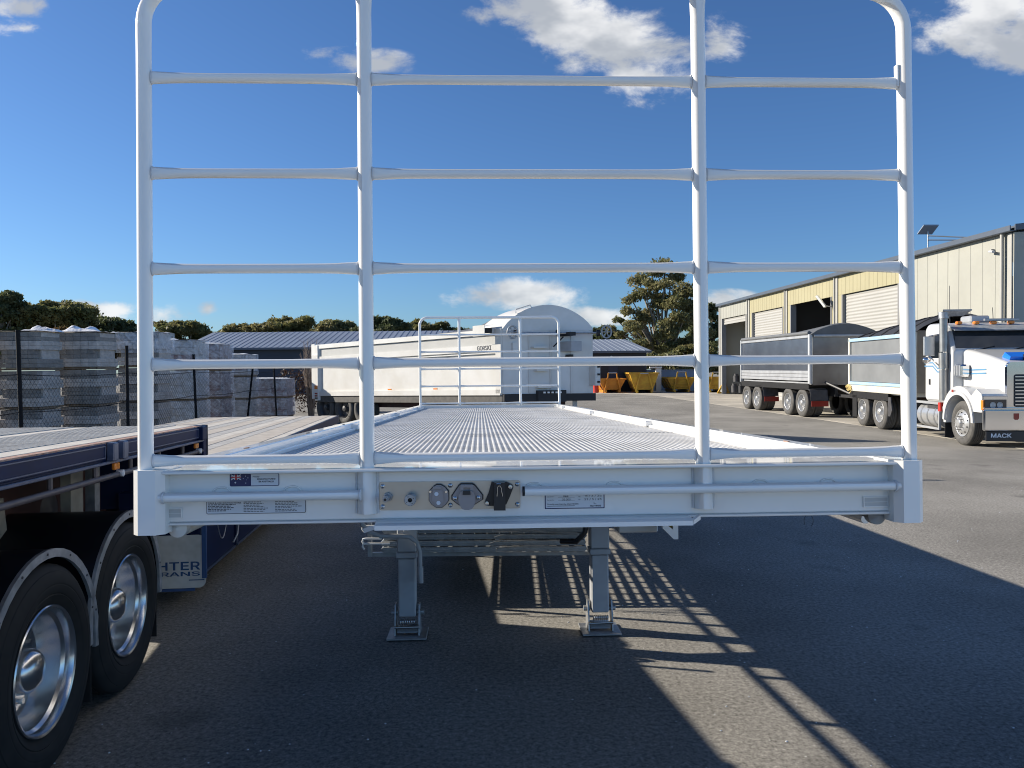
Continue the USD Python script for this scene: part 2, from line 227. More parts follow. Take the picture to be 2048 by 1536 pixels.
# ------------------------------------------------------------------ helpers
class MB:
    def __init__(s): s.v, s.f, s.n = [], [], 0
    def add(s, v, f):
        v = np.asarray(v, float); f = np.asarray(f, int)
        if f.shape[1] == 4: f = np.vstack([f[:, [0, 1, 2]], f[:, [0, 2, 3]]])
        s.v.append(v); s.f.append(f + s.n); s.n += len(v); return s
    def tm(s, m): return s.add(m.vertices, m.faces)
    def box(s, x0, x1, y0, y1, z0, z1):
        v = [(x, y, z) for x in (x0, x1) for y in (y0, y1) for z in (z0, z1)]
        return s.add(v, [(0, 1, 3, 2), (4, 6, 7, 5), (0, 4, 5, 1), (2, 3, 7, 6), (0, 2, 6, 4), (1, 5, 7, 3)])
    def cbox(s, x0, x1, y0, y1, z0, z1, c=0.006):
        c = min(c, (x1 - x0) * .3, (y1 - y0) * .3, (z1 - z0) * .3); p = []
        for sx in (0, 1):
            for sy in (0, 1):
                for sz in (0, 1):
                    q = [(x0, x1)[sx], (y0, y1)[sy], (z0, z1)[sz]]; d = [(c, -c)[sx], (c, -c)[sy], (c, -c)[sz]]
                    for k in range(3): r = [q[i] + (0 if i == k else d[i]) for i in range(3)]; p.append(r)
        return s.tm(trimesh.convex.convex_hull(np.array(p)))
    def bar(s, p0, p1, w, h=None, up=(0, 0, 1)):
        p0, p1 = np.array(p0, float), np.array(p1, float); h = h or w; d = p1 - p0; d /= np.linalg.norm(d); up = np.array(up, float)
        if abs(d @ up) > .98: up = np.array([0, 1.0, 0])
        x = np.cross(d, up); x /= np.linalg.norm(x); z = np.cross(x, d); v = []
        for q in (p0, p1):
            for a, b in ((-1, -1), (1, -1), (1, 1), (-1, 1)): v.append(q + x * a * w / 2 + z * b * h / 2)
        return s.add(v, [(3, 2, 1, 0), (4, 5, 6, 7), (0, 1, 5, 4), (1, 2, 6, 5), (2, 3, 7, 6), (3, 0, 4, 7)])
    def path(s, pts, r, n=10, cap=True, rz=None):
        """tube through points; r and rz (the half height) may vary along it"""
        P = np.array(pts, float); k = len(P); r = np.broadcast_to(r, (k,)); rz = r if rz is None else np.broadcast_to(rz, (k,))
        T = np.gradient(P, axis=0); T /= np.linalg.norm(T, axis=1)[:, None]
        up = np.array([0, 0, 1.0]); 
        if abs(T[:, 2]).max() > .9: up = np.array([0, 1.0, 0]) if abs(T[:, 1]).max() < .9 else np.array([1.0, 0, 0])
        a = np.arange(n) / n * 2 * PI; v = []
        for i in range(k):
            x = np.cross(T[i], up); x /= np.linalg.norm(x); z = np.cross(x, T[i])
            v.append(P[i] + np.outer(np.cos(a), x) * r[i] + np.outer(np.sin(a), z) * rz[i])
        v = np.vstack(v); f = []
        for i in range(k - 1):
            for j in range(n): f.append((i * n + j, i * n + (j + 1) % n, (i + 1) * n + (j + 1) % n, (i + 1) * n + j))
        f = np.array(f); tri = np.vstack([f[:, [0, 1, 2]], f[:, [0, 2, 3]]])
        if cap:
            c0 = [(0, j + 1, j) for j in range(1, n - 1)]; o = (k - 1) * n; c1 = [(o, o + j, o + j + 1) for j in range(1, n - 1)]
            tri = np.vstack([tri, c0, c1])
        return s.add(v, tri)
    def tube(s, p0, p1, r, n=10, r1=None): return s.path([p0, p1], [r, r if r1 is None else r1], n)
    def prism(s, poly, a, b, axis='y'):
        """polygon in the plane across the axis, extruded from a to b; poly (x,z) for y, (y,z) for x, (x,y) for z"""
        import shapely.geometry as sg
        m = trimesh.creation.extrude_polygon(sg.Polygon(poly), b - a, engine='earcut'); q = m.vertices.copy()
        if axis == 'y': v = np.c_[q[:, 0], a + q[:, 2], q[:, 1]]; f = m.faces[:, ::-1]
        elif axis == 'x': v = np.c_[a + q[:, 2], q[:, 0], q[:, 1]]; f = m.faces
        else: v = np.c_[q[:, 0], q[:, 1], a + q[:, 2]]; f = m.faces
        return s.add(v, f)
    def rev(s, prof, c=(0, 0, 0), axis='x', n=40, sgn=1):
        """profile (h, r): h along the axis times sgn"""
        a = np.arange(n) / n * 2 * PI; v = []
        for h, r in prof:
            A, B, H = np.cos(a) * r, np.sin(a) * r, np.full(n, h * sgn)
            v.append(np.c_[H, A, B] if axis == 'x' else np.c_[B, H, A] if axis == 'y' else np.c_[A, B, H])
        v = np.vstack(v) + np.array(c); f = []
        for i in range(len(prof) - 1):
            for j in range(n): f.append((i * n + j, (i + 1) * n + j, (i + 1) * n + (j + 1) % n, i * n + (j + 1) % n))
        f = np.array(f)
        if sgn > 0: f = f[:, ::-1]
        return s.add(v, f)
    def ball(s, c, r, sub=2, sc=(1, 1, 1)):
        m = trimesh.creation.icosphere(subdivisions=sub, radius=1); return s.add(m.vertices * np.array(sc) * r + np.array(c), m.faces)
    def strip(s, A, B):
        """surface between two polylines of equal length"""
        A, B = np.asarray(A, float), np.asarray(B, float); n = len(A)
        return s.add(np.vstack([A, B]), [(i, i + 1, n + i + 1, n + i) for i in range(n - 1)])
    def get(s): return np.vstack(s.v), np.vstack(s.f)
    def apply(s, M):
        M = np.asarray(M); s.v = [v @ M[:3, :3].T + M[:3, 3] for v in s.v]; return s

COUNT = {}
def numbered(parent, name):
    k = (parent, name); COUNT[k] = COUNT.get(k, -1) + 1
    return f'{parent}/{name}' if COUNT[k] == 0 else f'{parent}/{name}_{COUNT[k]:03d}'
def tag(prim, label=None, cat=None, group=None, kind=None):
    p = prim.GetPrim() if hasattr(prim, 'GetPrim') else prim
    for k, x in (('label', label), ('category', cat), ('group', group), ('kind', kind)):
        if x: p.SetCustomDataByKey(k, x)
    return prim
def part(parent, name, mb, mat, smooth=False, label=None, kind=None):
    path = numbered(parent, name)
    m = usdkit.mesh(stage, path, mb.get() if isinstance(mb, MB) else mb, MATS[mat], smooth=smooth)
    m.CreateDoubleSidedAttr(True)
    if label or kind: tag(m, label, None, None, kind)
    return path
def node(parent, name, M=None):
    path = numbered(parent, name); x = UsdGeom.Xform.Define(stage, path)
    if M is not None: x.AddTransformOp().Set(Gf.Matrix4d(*[float(t) for t in np.asarray(M).T.ravel()]))
    return path
def thing(name, label, cat, M=None, group=None):
    path = node('/World', name, M); tag(stage.GetPrimAtPath(path), label, cat, group); return path
def single(name, mb, mat, label, cat, group=None, smooth=False, kind=None):
    path = part('/World', name, mb, mat, smooth); tag(stage.GetPrimAtPath(path), label, cat, group, kind); return path
def setting(name, mb, mat, smooth=False): return single(name, mb, mat, None, None, kind='structure', smooth=smooth)
def frame(o, v):
    v = np.array(v, float); v /= np.linalg.norm(v); u = np.array([v[1], -v[0], 0]); u /= np.linalg.norm(u); w = np.cross(u, v)
    M = np.eye(4); M[:3, 0], M[:3, 1], M[:3, 2], M[:3, 3] = u, v, w, o; return M
def T(x, y, z, rz=0.0):
    c, s = math.cos(rz), math.sin(rz); return np.array([[c, -s, 0, x], [s, c, 0, y], [0, 0, 1, z], [0, 0, 0, 1.0]])
def text(s, h, depth=0.001, bold=False):
    m = meshkit.text_mesh(s, h, depth, bold); return m.vertices.copy(), m.faces.copy()
def text_front(mb, s, h, x, y, z, depth=0.001, bold=False, width=None, align=0):
    """lettering that faces -y, its left foot at x, z"""
    v, f = text(s, h, depth, bold); wd = v[:, 0].max() - v[:, 0].min(); v[:, 0] -= v[:, 0].min()
    if width: v[:, 0] *= width / wd; wd = width
    return mb.add(np.c_[x + v[:, 0] - wd * align, y - v[:, 2], z + v[:, 1]], f)

def arc(c, r, a0, a1, n, plane='xz', y=0.0):
    a = np.linspace(a0, a1, n)
    return [(c[0] + r * math.cos(t), y, c[1] + r * math.sin(t)) if plane == 'xz' else (y, c[0] + r * math.cos(t), c[1] + r * math.sin(t)) for t in a]
def rrect(x0, x1, z0, z1, r, n=5):
    p = []
    for cx, cz, a in ((x1 - r, z0 + r, -PI / 2), (x1 - r, z1 - r, 0), (x0 + r, z1 - r, PI / 2), (x0 + r, z0 + r, PI)):
        p += [(cx + r * math.cos(a + t), cz + r * math.sin(a + t)) for t in np.linspace(0, PI / 2, n)]
    return p

# wheels: h is measured outwards from the outer lip of the rim
def tyre_profile(R=0.505, w=0.28, h0=0.0):
    s = R / 0.505
    p = [(-0.02, .292), (-0.004, .312), (0.010, .335), (0.018, .352), (0.0150, .357), (0.022, .365), (0.026, .395), (0.0235, .40), (0.0235, .405), (0.026, .41), (0.022, .440), (0.012, .466), (0.008, .468), (0.000, .484), (-0.012, .497), (-0.022, .502)]
    p = [(h + h0, r * s) for h, r in p]
    t = []
    for k in range(5):
        a = -0.03 - k * (w - .06) / 5; b = a - (w - .06) / 5 + 0.012
        t += [(a + h0, R), (b + h0, R)] + ([(b - .001 + h0, R - .014), (b - .011 + h0, R - .014)] if k < 4 else [])
    q = [(-w + 0.01 + h0 - (h - h0) - 0.01, r) for h, r in reversed(p)]
    return p + t + q
def wheel(parent, c, sgn, style='deep', dual=True, tyre_mat='rubber', rim_mat='alloy', R=0.505, label=None, k=1.0):
    p = node(parent, 'wheel', T(*c) @ np.diag([1.0, k, k, 1.0]))
    if label: tag(stage.GetPrimAtPath(p), label)
    part(p, 'tyre', MB().rev(tyre_profile(R), sgn=sgn, n=56), tyre_mat, 35)
    if dual: part(p, 'tyre', MB().rev(tyre_profile(R, h0=-0.31), sgn=sgn, n=40), tyre_mat, 35)
    nuts = MB()
    if style == 'deep':
        part(p, 'rim', MB().rev([(-0.02, .305), (0.004, .307), (0.009, .302), (0.004, .292), (-0.01, .284), (-0.035, .281), (-0.05, .268), (-0.115, .258), (-0.15, .245), (-0.158, .225), (-0.150, .18), (-0.146, .12), (-0.15, .0)], sgn=sgn, n=56), rim_mat, 30)
        part(p, 'hub_cap', MB().rev([(-0.15, .135), (-0.142, .13), (-0.135, .112), (-0.07, .105), (-0.055, .098), (-0.035, .078), (-0.022, .045), (-0.018, .0)], sgn=sgn, n=36), rim_mat, 30)
        for k in range(10):
            a = k / 10 * 2 * PI; nuts.tube((-0.155 * sgn, .168 * math.cos(a), .168 * math.sin(a)), (-0.122 * sgn, .168 * math.cos(a), .168 * math.sin(a)), .015, 6)
    elif style == 'holes':
        part(p, 'rim', MB().rev([(-0.02, .305), (0.004, .307), (0.009, .302), (0.004, .29), (-0.02, .282), (-0.08, .262), (-0.11, .25), (-0.105, .235), (-0.10, .18), (-0.09, .15), (-0.09, .0)], sgn=sgn, n=44), rim_mat, 30)
        part(p, 'hub_cap', MB().rev([(-0.09, .115), (-0.03, .11), (0.02, .10), (0.045, .07), (0.05, .0)], sgn=sgn, n=28), rim_mat, 30)
        hh = MB()
        for k in range(10):
            a = (k + .5) / 10 * 2 * PI; hh.tube((-0.105 * sgn, .208 * math.cos(a), .208 * math.sin(a)), (-0.097 * sgn, .208 * math.cos(a), .208 * math.sin(a)), .023, 12)
            a = k / 10 * 2 * PI; nuts.tube((-0.10 * sgn, .165 * math.cos(a), .165 * math.sin(a)), (-0.045 * sgn, .165 * math.cos(a), .165 * math.sin(a)), .016, 6, .008)
        part(p, 'hand_holes', hh, 'black_satin')  # dark discs on the rim stand for the shade inside the holes
    else:
        part(p, 'rim', MB().rev([(-0.02, .305), (0.004, .307), (0.01, .302), (0.005, .288), (-0.02, .275), (-0.005, .255), (0.03, .215), (0.045, .18), (0.045, .0)], sgn=sgn, n=48), rim_mat, 30)
        part(p, 'hub_cap', MB().rev([(0.045, .105), (0.09, .10), (0.11, .08), (0.115, .0)], sgn=sgn, n=28), rim_mat, 30)
        hh = MB()
        for k in range(10):
            a = (k + .5) / 10 * 2 * PI; hh.tube((0.004 * sgn, .238 * math.cos(a), .238 * math.sin(a)), (0.022 * sgn, .236 * math.cos(a), .236 * math.sin(a)), .017, 12)
            a = k / 10 * 2 * PI; nuts.tube((0.04 * sgn, .155 * math.cos(a), .155 * math.sin(a)), (0.135 * sgn, .155 * math.cos(a), .155 * math.sin(a)), .018, 8, .005)
        part(p, 'hand_holes', hh, 'black_satin')  # hole shade drawn as dark discs here too
    part(p, 'wheel_nuts', nuts, 'chrome' if rim_mat != 'alloy' else 'bolt_steel')
    return p


# ================================================================== THE SETTING
g = MB(); xs = np.linspace(-260, 260, 27); ys = np.linspace(-120, 420, 28)
v = np.array([(x, y, 0) for y in ys for x in xs]); f = [(j * 27 + i, j * 27 + i + 1, (j + 1) * 27 + i + 1, (j + 1) * 27 + i) for j in range(27) for i in range(26)]
setting('ground', g.add(v, f), 'asphalt')
AP = [(12.0 - .06 * 5, 5), (11.0, 17), (10.15, 31), (9.1, 48.5), (7.6, 52.2), (-6.0, 54.0), (-6.0, 64), (40, 64), (40, 5)]
m = MB().prism(AP[::-1], -0.05, 0.006, 'z'); setting('concrete_apron', m, 'concrete')
setting('added_bounce_slab', MB().prism([(-40, -45), (60, -45), (60, -.6), (-40, -.6)], -0.05, 0.005, 'z'), 'concrete')  # added pale slab behind the camera, reflects fill onto the trailer front

# ================================================================== WAREHOUSE
WH = frame((14.9, 23.0, 0), (-.04, 1, 0)); BAY = 5.6; EH = 5.75
wh = thing('warehouse', 'long cream warehouse with four roller door bays and a dark gutter', 'warehouse', WH)
DOORS = {1: 'shut', 2: 'open', 3: 'shut', 4: 'part'}
for k in range(5):
    y0, y1 = k * BAY, (k + 1) * BAY
    part(wh, 'column', MB().cbox(-.05, -.002, y0 - .09, y0 + .09, .006, EH - .02, .01), 'wall_trim')
    if k == 0:
        ns = 9
        for i in range(ns):
            a, b = y0 + .1 + i * (BAY - .2) / ns, y0 + .1 + (i + 1) * (BAY - .2) / ns
            m = MB().box(0, .1, a + .003, b - .003, .006, EH); m.box(-.006, 0, a + .003, a + .018, .006, EH - .01)
            part(wh, 'wall_sheet', m, 'cream_wall')
        continue
    d0, d1, dz = y0 + .5, y1 - .45, 4.92
    hm = 'yellow_wall' if k < 4 else 'cream_wall'
    ns = 8
    for i in range(ns):
        a, b = y0 + .1 + i * (BAY - .2) / ns, y0 + .1 + (i + 1) * (BAY - .2) / ns
        z0 = dz + .004
        m = MB().box(0, .1, a + .003, b - .003, z0, EH); m.box(-.006, 0, a + .003, a + .02, z0, EH - .01); m.box(-.004, 0, (a + b) / 2 - .008, (a + b) / 2 + .008, z0, EH - .01)
        part(wh, 'header_sheet', m, hm)
    part(wh, 'wall_jamb', MB().box(0, .1, y0 + .1, d0, .006, dz), 'wall_trim' if k == 4 else hm); part(wh, 'wall_jamb', MB().box(0, .1, d1, y1 - .1, .006, dz), 'wall_trim' if k == 4 else hm)
    part(wh, 'door_frame', MB().box(-.03, .25, d0, d0 + .1, .006, dz - .002), 'inside_grey'); part(wh, 'door_frame', MB().box(-.03, .25, d1 - .1, d1, .006, dz - .002), 'inside_grey')
    st = DOORS[k]
    if st in ('shut', 'part'):
        zb = .02 if st == 'shut' else 4.55
        m = MB(); zz = np.arange(zb, dz - .02, .02); prof = [(.12 + .011 * math.sin(2 * PI * z / .14), z) for z in zz]
        m.strip([(x, d0 + .1, z) for x, z in prof], [(x, d1 - .1, z) for x, z in prof])
        m.box(.1, .16, d0 + .1, d1 - .1, zb - .012, zb + .1)
        part(wh, 'roller_door', m, 'door_white', 60)
# inside: floor is the apron; back and side walls coloured near black as shade in the open bays
part(wh, 'inner_wall', MB().box(9.0, 9.1, .2, 28, .006, EH), 'inside_shade', label='back wall inside the warehouse coloured dark for shade')
part(wh, 'inner_wall', MB().box(.2, 9.0, 2 * BAY - .1, 2 * BAY - .05, .006, EH), 'inside_shade'); part(wh, 'inner_wall', MB().box(.2, 9.0, 3 * BAY + .05, 3 * BAY + .1, .006, EH), 'inside_shade')
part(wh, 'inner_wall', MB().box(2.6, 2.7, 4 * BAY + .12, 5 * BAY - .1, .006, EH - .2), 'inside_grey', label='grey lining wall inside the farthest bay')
for z in (1.9, 3.4): part(wh, 'lining_rail', MB().box(2.54, 2.598, 4 * BAY + .12, 5 * BAY - .1, z, z + .06), 'wall_trim')
part(wh, 'inner_wall', MB().box(.2, 2.598, 4 * BAY + .02, 4 * BAY + .08, .006, EH - .2), 'inside_grey')
part(wh, 'far_wall', MB().box(.1, 9.1, 28.0, 28.1, .006, EH + .1), 'cream_wall'); part(wh, 'column', MB().cbox(-.05, -.002, 27.9, 28.1, .006, EH - .02, .01), 'wall_trim')
# gable wall that faces the camera, in blue sheet with ribs
m = MB().prism([(.05, .006), (12, .006), (12, 7.0), (.05, EH - .02)], -.16, -.10, 'y')
part(wh, 'gable_wall', m, 'wall_blue')
for i in range(20): 
    x = .45 + i * .2; m = MB().box(x, x + .05, -.185, -.162, .006, EH - .06 + (x - .05) * .105); part(wh, 'gable_rib', m, 'wall_blue')
part(wh, 'corner_trim', MB().box(-.05, .42, -.20, -.165, .006, EH - .02), 'cream_wall')
part(wh, 'gutter', MB().prism([(-.02, EH), (-.20, EH), (-.22, EH + .02), (-.22, EH + .17), (-.19, EH + .17), (-.19, EH + .03), (-.02, EH + .03)], -.25, 28.2, 'y'), 'gutter_blue')
part(wh, 'roof', MB().prism([(-.02, EH + .12), (12, EH + 1.38), (12, EH + 1.44), (-.02, EH + .18)], -.28, 28.2, 'y'), 'gutter_blue')
part(wh, 'barge_board', MB().prism([(-.1, EH + .02), (12, EH + 1.28), (12, EH + 1.46), (-.1, EH + .2)], -.32, -.285, 'y'), 'gutter_blue')
part(wh, 'downpipe', MB().tube((-.10, -.02 + .28, .006), (-.10, .26, EH), .055, 12), 'wall_trim', 40)
for k, yk in ((1, BAY + .16), (2, 2 * BAY + .16), (3, 3 * BAY + .16), (4, 4 * BAY + .16)):
    part(wh, 'downpipe', MB().tube((-.06, yk, .006), (-.06, yk, EH), .045, 10), 'wall_trim', 40)
def on(M, p): return tuple((np.asarray(M) @ np.array([*p, 1.0]))[:3])
t = thing('solar_panel', 'small solar panel on a pole above the warehouse gutter', 'solar panel', WH @ T(-.05, 4.2, EH + .17))
part(t, 'pole', MB().tube((0, 0, -.15), (0, 0, .62), .025, 10), 'galvanised', 40)
part(t, 'panel', MB().add(np.array([(x, y, .65 + .20 * (y / .2) * -.6 + dz) for x in (-.27, .27) for y in (-.2, .2) for dz in (0, .035)]), [(0, 1, 3, 2), (4, 6, 7, 5), (0, 4, 5, 1), (2, 3, 7, 6), (0, 2, 6, 4), (1, 5, 7, 3)]), 'shed_roof')
part(t, 'strut', MB().tube((0, 0, .45), (.9, -1.6, .1), .02, 8), 'gutter_blue', 40); part(t, 'strut', MB().tube((0, 0, .3), (.9, -1.2, .1), .02, 8), 'gutter_blue', 40)
t = thing('security_camera', 'white dome camera on the blue gable wall corner', 'security camera', WH @ T(.55, -.16, 5.35))
part(t, 'bracket', MB().box(-.05, .05, -.14, -.002, 0, .07), 'wall_trim'); part(t, 'dome', MB().ball((0, -.18, -.02), .09, 2, (1, 1, .9)), 'white_truck', True)
t = thing('security_camera', 'small white bullet camera under the gutter at the warehouse corner', 'security camera', WH @ T(-.02, .75, 5.32))
part(t, 'bracket', MB().box(-.1, -.002, -.03, .03, 0, .05), 'wall_trim'); part(t, 'camera_body', MB().tube((-.1, .05, -.02), (-.16, -.22, -.06), .045, 10), 'white_truck', 40)
t = thing('flood_light', 'white flood light on an arm beside the open dark bay', 'flood light', WH @ T(0, 2 * BAY + .42, 4.75))
part(t, 'arm', MB().tube((-.02, -.05, -.3), (-.35, -.02, -.25), .025, 8), 'galvanised', 40)
part(t, 'lamp_head', MB().bar((-.35, -.02, -.3), (-.62, .25, .22), .2, .09), 'white_lens')
for i, (x, y, z, r) in enumerate([(.7, 27.2, .35, .34), (.9, 26.4, .35, .34), (.75, 27.0, 1.02, .3), (1.0, 25.6, .32, .31), (1.1, 26.6, 1.0, .3)]):
    mb = MB().tube((0, 0, -r * .7), (0, 0, r * .6), r * .62, 14); mb.tube((0, 0, r * .6), (0, 0, r), r * .45, 12)
    pth = part('/World', 'drum', mb, 'black_satin' if i % 2 else 'chassis_grey', 40)
    tag(stage.GetPrimAtPath(pth), ['tall dark drum at the far side of the farthest open bay', 'grey drum standing beside the tall dark drum in the farthest bay', 'dark drum lying on top of the heap in the farthest bay', 'grey drum nearest the jamb in the farthest open bay', 'small dark drum set on the grey drum in the farthest bay'][i], 'drum', 'drums heaped inside the farthest bay')
    UsdGeom.Xformable(stage.GetPrimAtPath(pth)).AddTransformOp().Set(Gf.Matrix4d(*(WH @ T(x, y, z)).T.ravel()))

# ================================================================== SHEDS BEHIND
def shed(name, label, x0, x1, ye, yr, ze, zr, hip0=0.0, hip1=0.0, ribs=.45):
    s = thing(name, label, 'shed', T(0, 0, 0))
    part(s, 'wall', MB().box(x0 + .3, x1 - .3, ye + .4, ye + .55, 0.0, ze - .05).box(x0 + .3, x0 + .45, ye + .551, 2 * yr - ye, 0.0, ze - .05).box(x1 - .45, x1 - .3, ye + .551, 2 * yr - ye, 0.0, ze - .05), 'shed_navy')
    if hip0 < .5: part(s, 'gable', MB().add([(x0 + .31, ye + .5, ze - .05), (x0 + .31, 2 * yr - ye - .1, ze - .05), (x0 + .31, yr, zr - .1)], [(0, 1, 2)]), 'shed_navy')
    m = MB(); A, B = np.array([x0, ye, ze]), np.array([x1, ye, ze]); C, D = np.array([x0 + hip0, yr, zr]), np.array([x1 - hip1, yr, zr]); E, Fb = np.array([x0, 2 * yr - ye, ze]), np.array([x1, 2 * yr - ye, ze])
    m.add([A, B, D, C], [(0, 1, 2, 3)]); m.add([E, Fb, D, C], [(3, 2, 1, 0)])
    if hip0: m.add([A, C, E], [(0, 1, 2)])
    if hip1: m.add([B, Fb, D], [(0, 1, 2)])
    part(s, 'roof', m, 'shed_roof')
    k = int((x1 - x0) / ribs); m = MB()
    for i in range(1, k):
        t_ = i / k; p, q = A + (B - A) * t_, C + (D - C) * t_
        m.bar(p + [0, 0, .012], q + [0, 0, .012], .06, .03)
    part(s, 'roof_ribs', m, 'shed_roof', kind='stuff')
    part(s, 'gutter', MB().box(x0, x1, ye - .12, ye + .0, ze - .16, ze - .01), 'gutter_blue'); return s
shed('shed', 'long navy shed with blue grey ribbed roof behind the brick stacks', -25.0, -3.5, 58, 64.5, 3.5, 4.98, hip0=0)
s2 = shed('shed', 'navy shed with hipped grey roof behind the yellow skip bins', 1.0, 10.35, 57, 62, 3.02, 4.05, hip1=1.2)
for x in (5.2, 7.9): part(s2, 'shed_door', MB().box(x, x + 2.0, 57.36, 57.395, 0.0, 2.35), 'black_satin')
part(s2, 'wall_lamp', MB().ball((7.4, 57.3, 2.55), .12, 2), 'white_lens', True)
single('panel_fence', MB().box(8.2, 14.2, 60, 60.12, 0, 1.5).box(8.2, 14.2, 59.96, 60.16, 1.5, 1.58), 'shed_roof', 'grey panel fence with pale top rail behind the skip bins', 'fence')
single('container', MB().cbox(3.0, 6.6, 58.2, 60.2, .2, 1.25, .03).box(3.0, 6.6, 58.15, 60.25, 1.25, 1.5), 'wall_trim', 'low white parked trailer body behind the leftmost skip bin', 'trailer')
t = thing('bollard', 'thick white post between the tall skip bin and the open bin', 'post', T(10.55, 55.5, 0))
part(t, 'shaft', MB().cbox(-.2, .2, -.15, .15, 0.006, 1.72, .02), 'white_body'); part(t, 'cap', MB().box(-.62, .24, -.2, .2, 1.72, 1.82), 'white_body'); part(t, 'foot', MB().box(-.6, .5, -.25, .25, .006, .09), 'white_body')
single('red_drum', MB().tube((5.95, 54.6, .006), (5.95, 54.6, .85), .2, 14).tube((5.95, 54.6, .85), (5.95, 54.6, 1.0), .1, 10), 'red_paint', 'small red gas bottle left of the orange skip bin', 'gas bottle', smooth=40)

# ------------------------------------------------------------------ skip bins
def skip(label, x, y, w, h, mat, rz=0, bw=.6, arm=1.5, ln=3.2):
    s = thing('skip_bin', label, 'skip bin', T(x, y, 0, rz))
    t_, b_ = w / 2, w * bw / 2
    P = [(-b_, -.0, .22), (b_, 0, .22), (t_, -.12, h), (-t_, -.12, h)]
    back = [(px, ln + (0 if pz < .5 else .5), pz) for px, _, pz in P]
    m = MB(); V = np.array(P + back)
    m.add(V, [(0, 1, 2, 3), (1, 5, 6, 2), (5, 4, 7, 6), (4, 0, 3, 7), (4, 5, 1, 0)])
    part(s, 'hopper', m, mat)
    m = MB(); r = [V[3], V[2], V[6], V[7], V[3]]
    for a, b in zip(r, r[1:]): m.bar(a, b, .1, .1)
    part(s, 'rim', m, mat)
    for sx in (-1, 1):
        part(s, 'lifting_arm', MB().bar((sx * b_ * .95, -.2, .1), (sx * .28, -.22, arm), .1, .08), mat)
        part(s, 'skid', MB().bar((sx * b_ * .8, -.25, .1), (sx * b_ * .8, ln, .1), .12, .18), mat)
    for z in (.42, .62): part(s, 'front_rib', MB().bar((-b_ * 1.02, -.05, z), (b_ * 1.02, -.05, z), .05, .06), mat)
    part(s, 'hook_bar', MB().tube((-.3, -.22, arm), (.3, -.22, arm), .04, 8), 'galvanised', 40)
    for k in range(3):
        yy = .5 + k * .9
        for sx in (-1, 1): part(s, 'side_rib', MB().bar((sx * (b_ + .03), yy, .3), (sx * (t_ + .03), yy + .05, h - .05), .07, .07), mat)
    return s
skip('orange skip bin, leftmost of the row, low with tall lifting frame', 7.05, 54.3, 1.95, .98, 'bin_orange', .1, arm=1.42)
skip('tall yellow skip bin between the orange bin and the white post', 9.2, 53.6, 2.0, 1.38, 'bin_yellow', -.05, bw=.62, arm=1.36)
skip('low yellow skip bin with lifting frame right of the white post', 12.0, 54.6, 2.0, 1.0, 'bin_yellow', 0, arm=1.45)
skip('yellow skip bin closest to the warehouse corner', 14.25, 53.6, 2.0, 1.0, 'bin_yellow', -.05, arm=1.4)
single('stand', MB().bar((13.55, 50.6, .08), (14.0, 50.7, .85), .1).bar((14.25, 50.6, .08), (14.0, 50.7, .85), .1).bar((13.5, 50.6, .08), (14.3, 50.6, .08), .1), 'bin_yellow', 'small yellow A frame stand leaning at the warehouse far corner', 'stand')

# ================================================================== TREES
def leaves(c, r, n, size, rng, flat=1.0):
    d = rng.normal(size=(n, 3)); d /= np.linalg.norm(d, axis=1)[:, None]; rad = rng.uniform(.2, 1, n) ** .45 * np.where(rng.uniform(size=n) < .16, rng.uniform(1.0, 1.45, n), 1.0)
    p = np.array(c) + d * rad[:, None] * np.array(r); nv = rng.normal(size=(n, 3)) + d * .6; nv /= np.linalg.norm(nv, axis=1)[:, None]
    a = np.cross(nv, rng.normal(size=(n, 3))); a /= np.linalg.norm(a, axis=1)[:, None]; b = np.cross(nv, a)
    s = size * rng.uniform(.5, 1.3, n)[:, None]
    v = np.stack([p - a * s, p - b * s * .5, p + a * s, p + b * s * .5], 1).reshape(-1, 3); k = np.arange(n)[:, None] * 4
    f = np.vstack([k + [0, 1, 2], k + [0, 2, 3]])
    return v, f
def limb(mb, pts, r0, r1):
    P = np.array(pts, float); k = len(P); mb.path(P, np.linspace(r0, r1, k), 7)
def tree(name, label, x, y, clumps, leaf, size, seed, trunk_r=.3, dens=220, group=None, limbs=True):
    """clumps: (dx, dy, z, radius) around the trunk"""
    rng = np.random.default_rng(seed); t_ = thing(name, label, 'tree', T(x, y, 0), group)
    m = MB(); ztop = max(c[2] for c in clumps); tx = rng.normal(0, .2)
    zf = min(c[2] for c in clumps) * .75
    trunk = [(0, 0, -.1), (tx * .3, 0, zf * .5), (tx, 0, zf)]
    limb(m, trunk, trunk_r, trunk_r * .75)
    if limbs:
        for c in clumps[:30]:
            mid = (tx + c[0] * .45 + rng.normal(0, .15), c[1] * .45, zf + (c[2] - zf) * .5 + rng.normal(0, .2)); limb(m, [(tx, 0, zf * .97), mid, c[:3]], trunk_r * .5, trunk_r * .1)
    part(t_, 'trunk', m, 'bark', 60)
    cr = MB()
    for c in clumps:
        r = c[3]
        for k in range(5):
            o = rng.normal(size=3); o /= np.linalg.norm(o); o[2] = abs(o[2]) * .7 - .15
            q = np.array(c[:3]) + o * r * .55; rr = r * rng.uniform(.42, .68)
            cr.add(*leaves(q, (rr, rr, rr * .72), int(dens * rr * rr) + 12, size, rng))
    part(t_, 'crown', cr, leaf)
    return t_
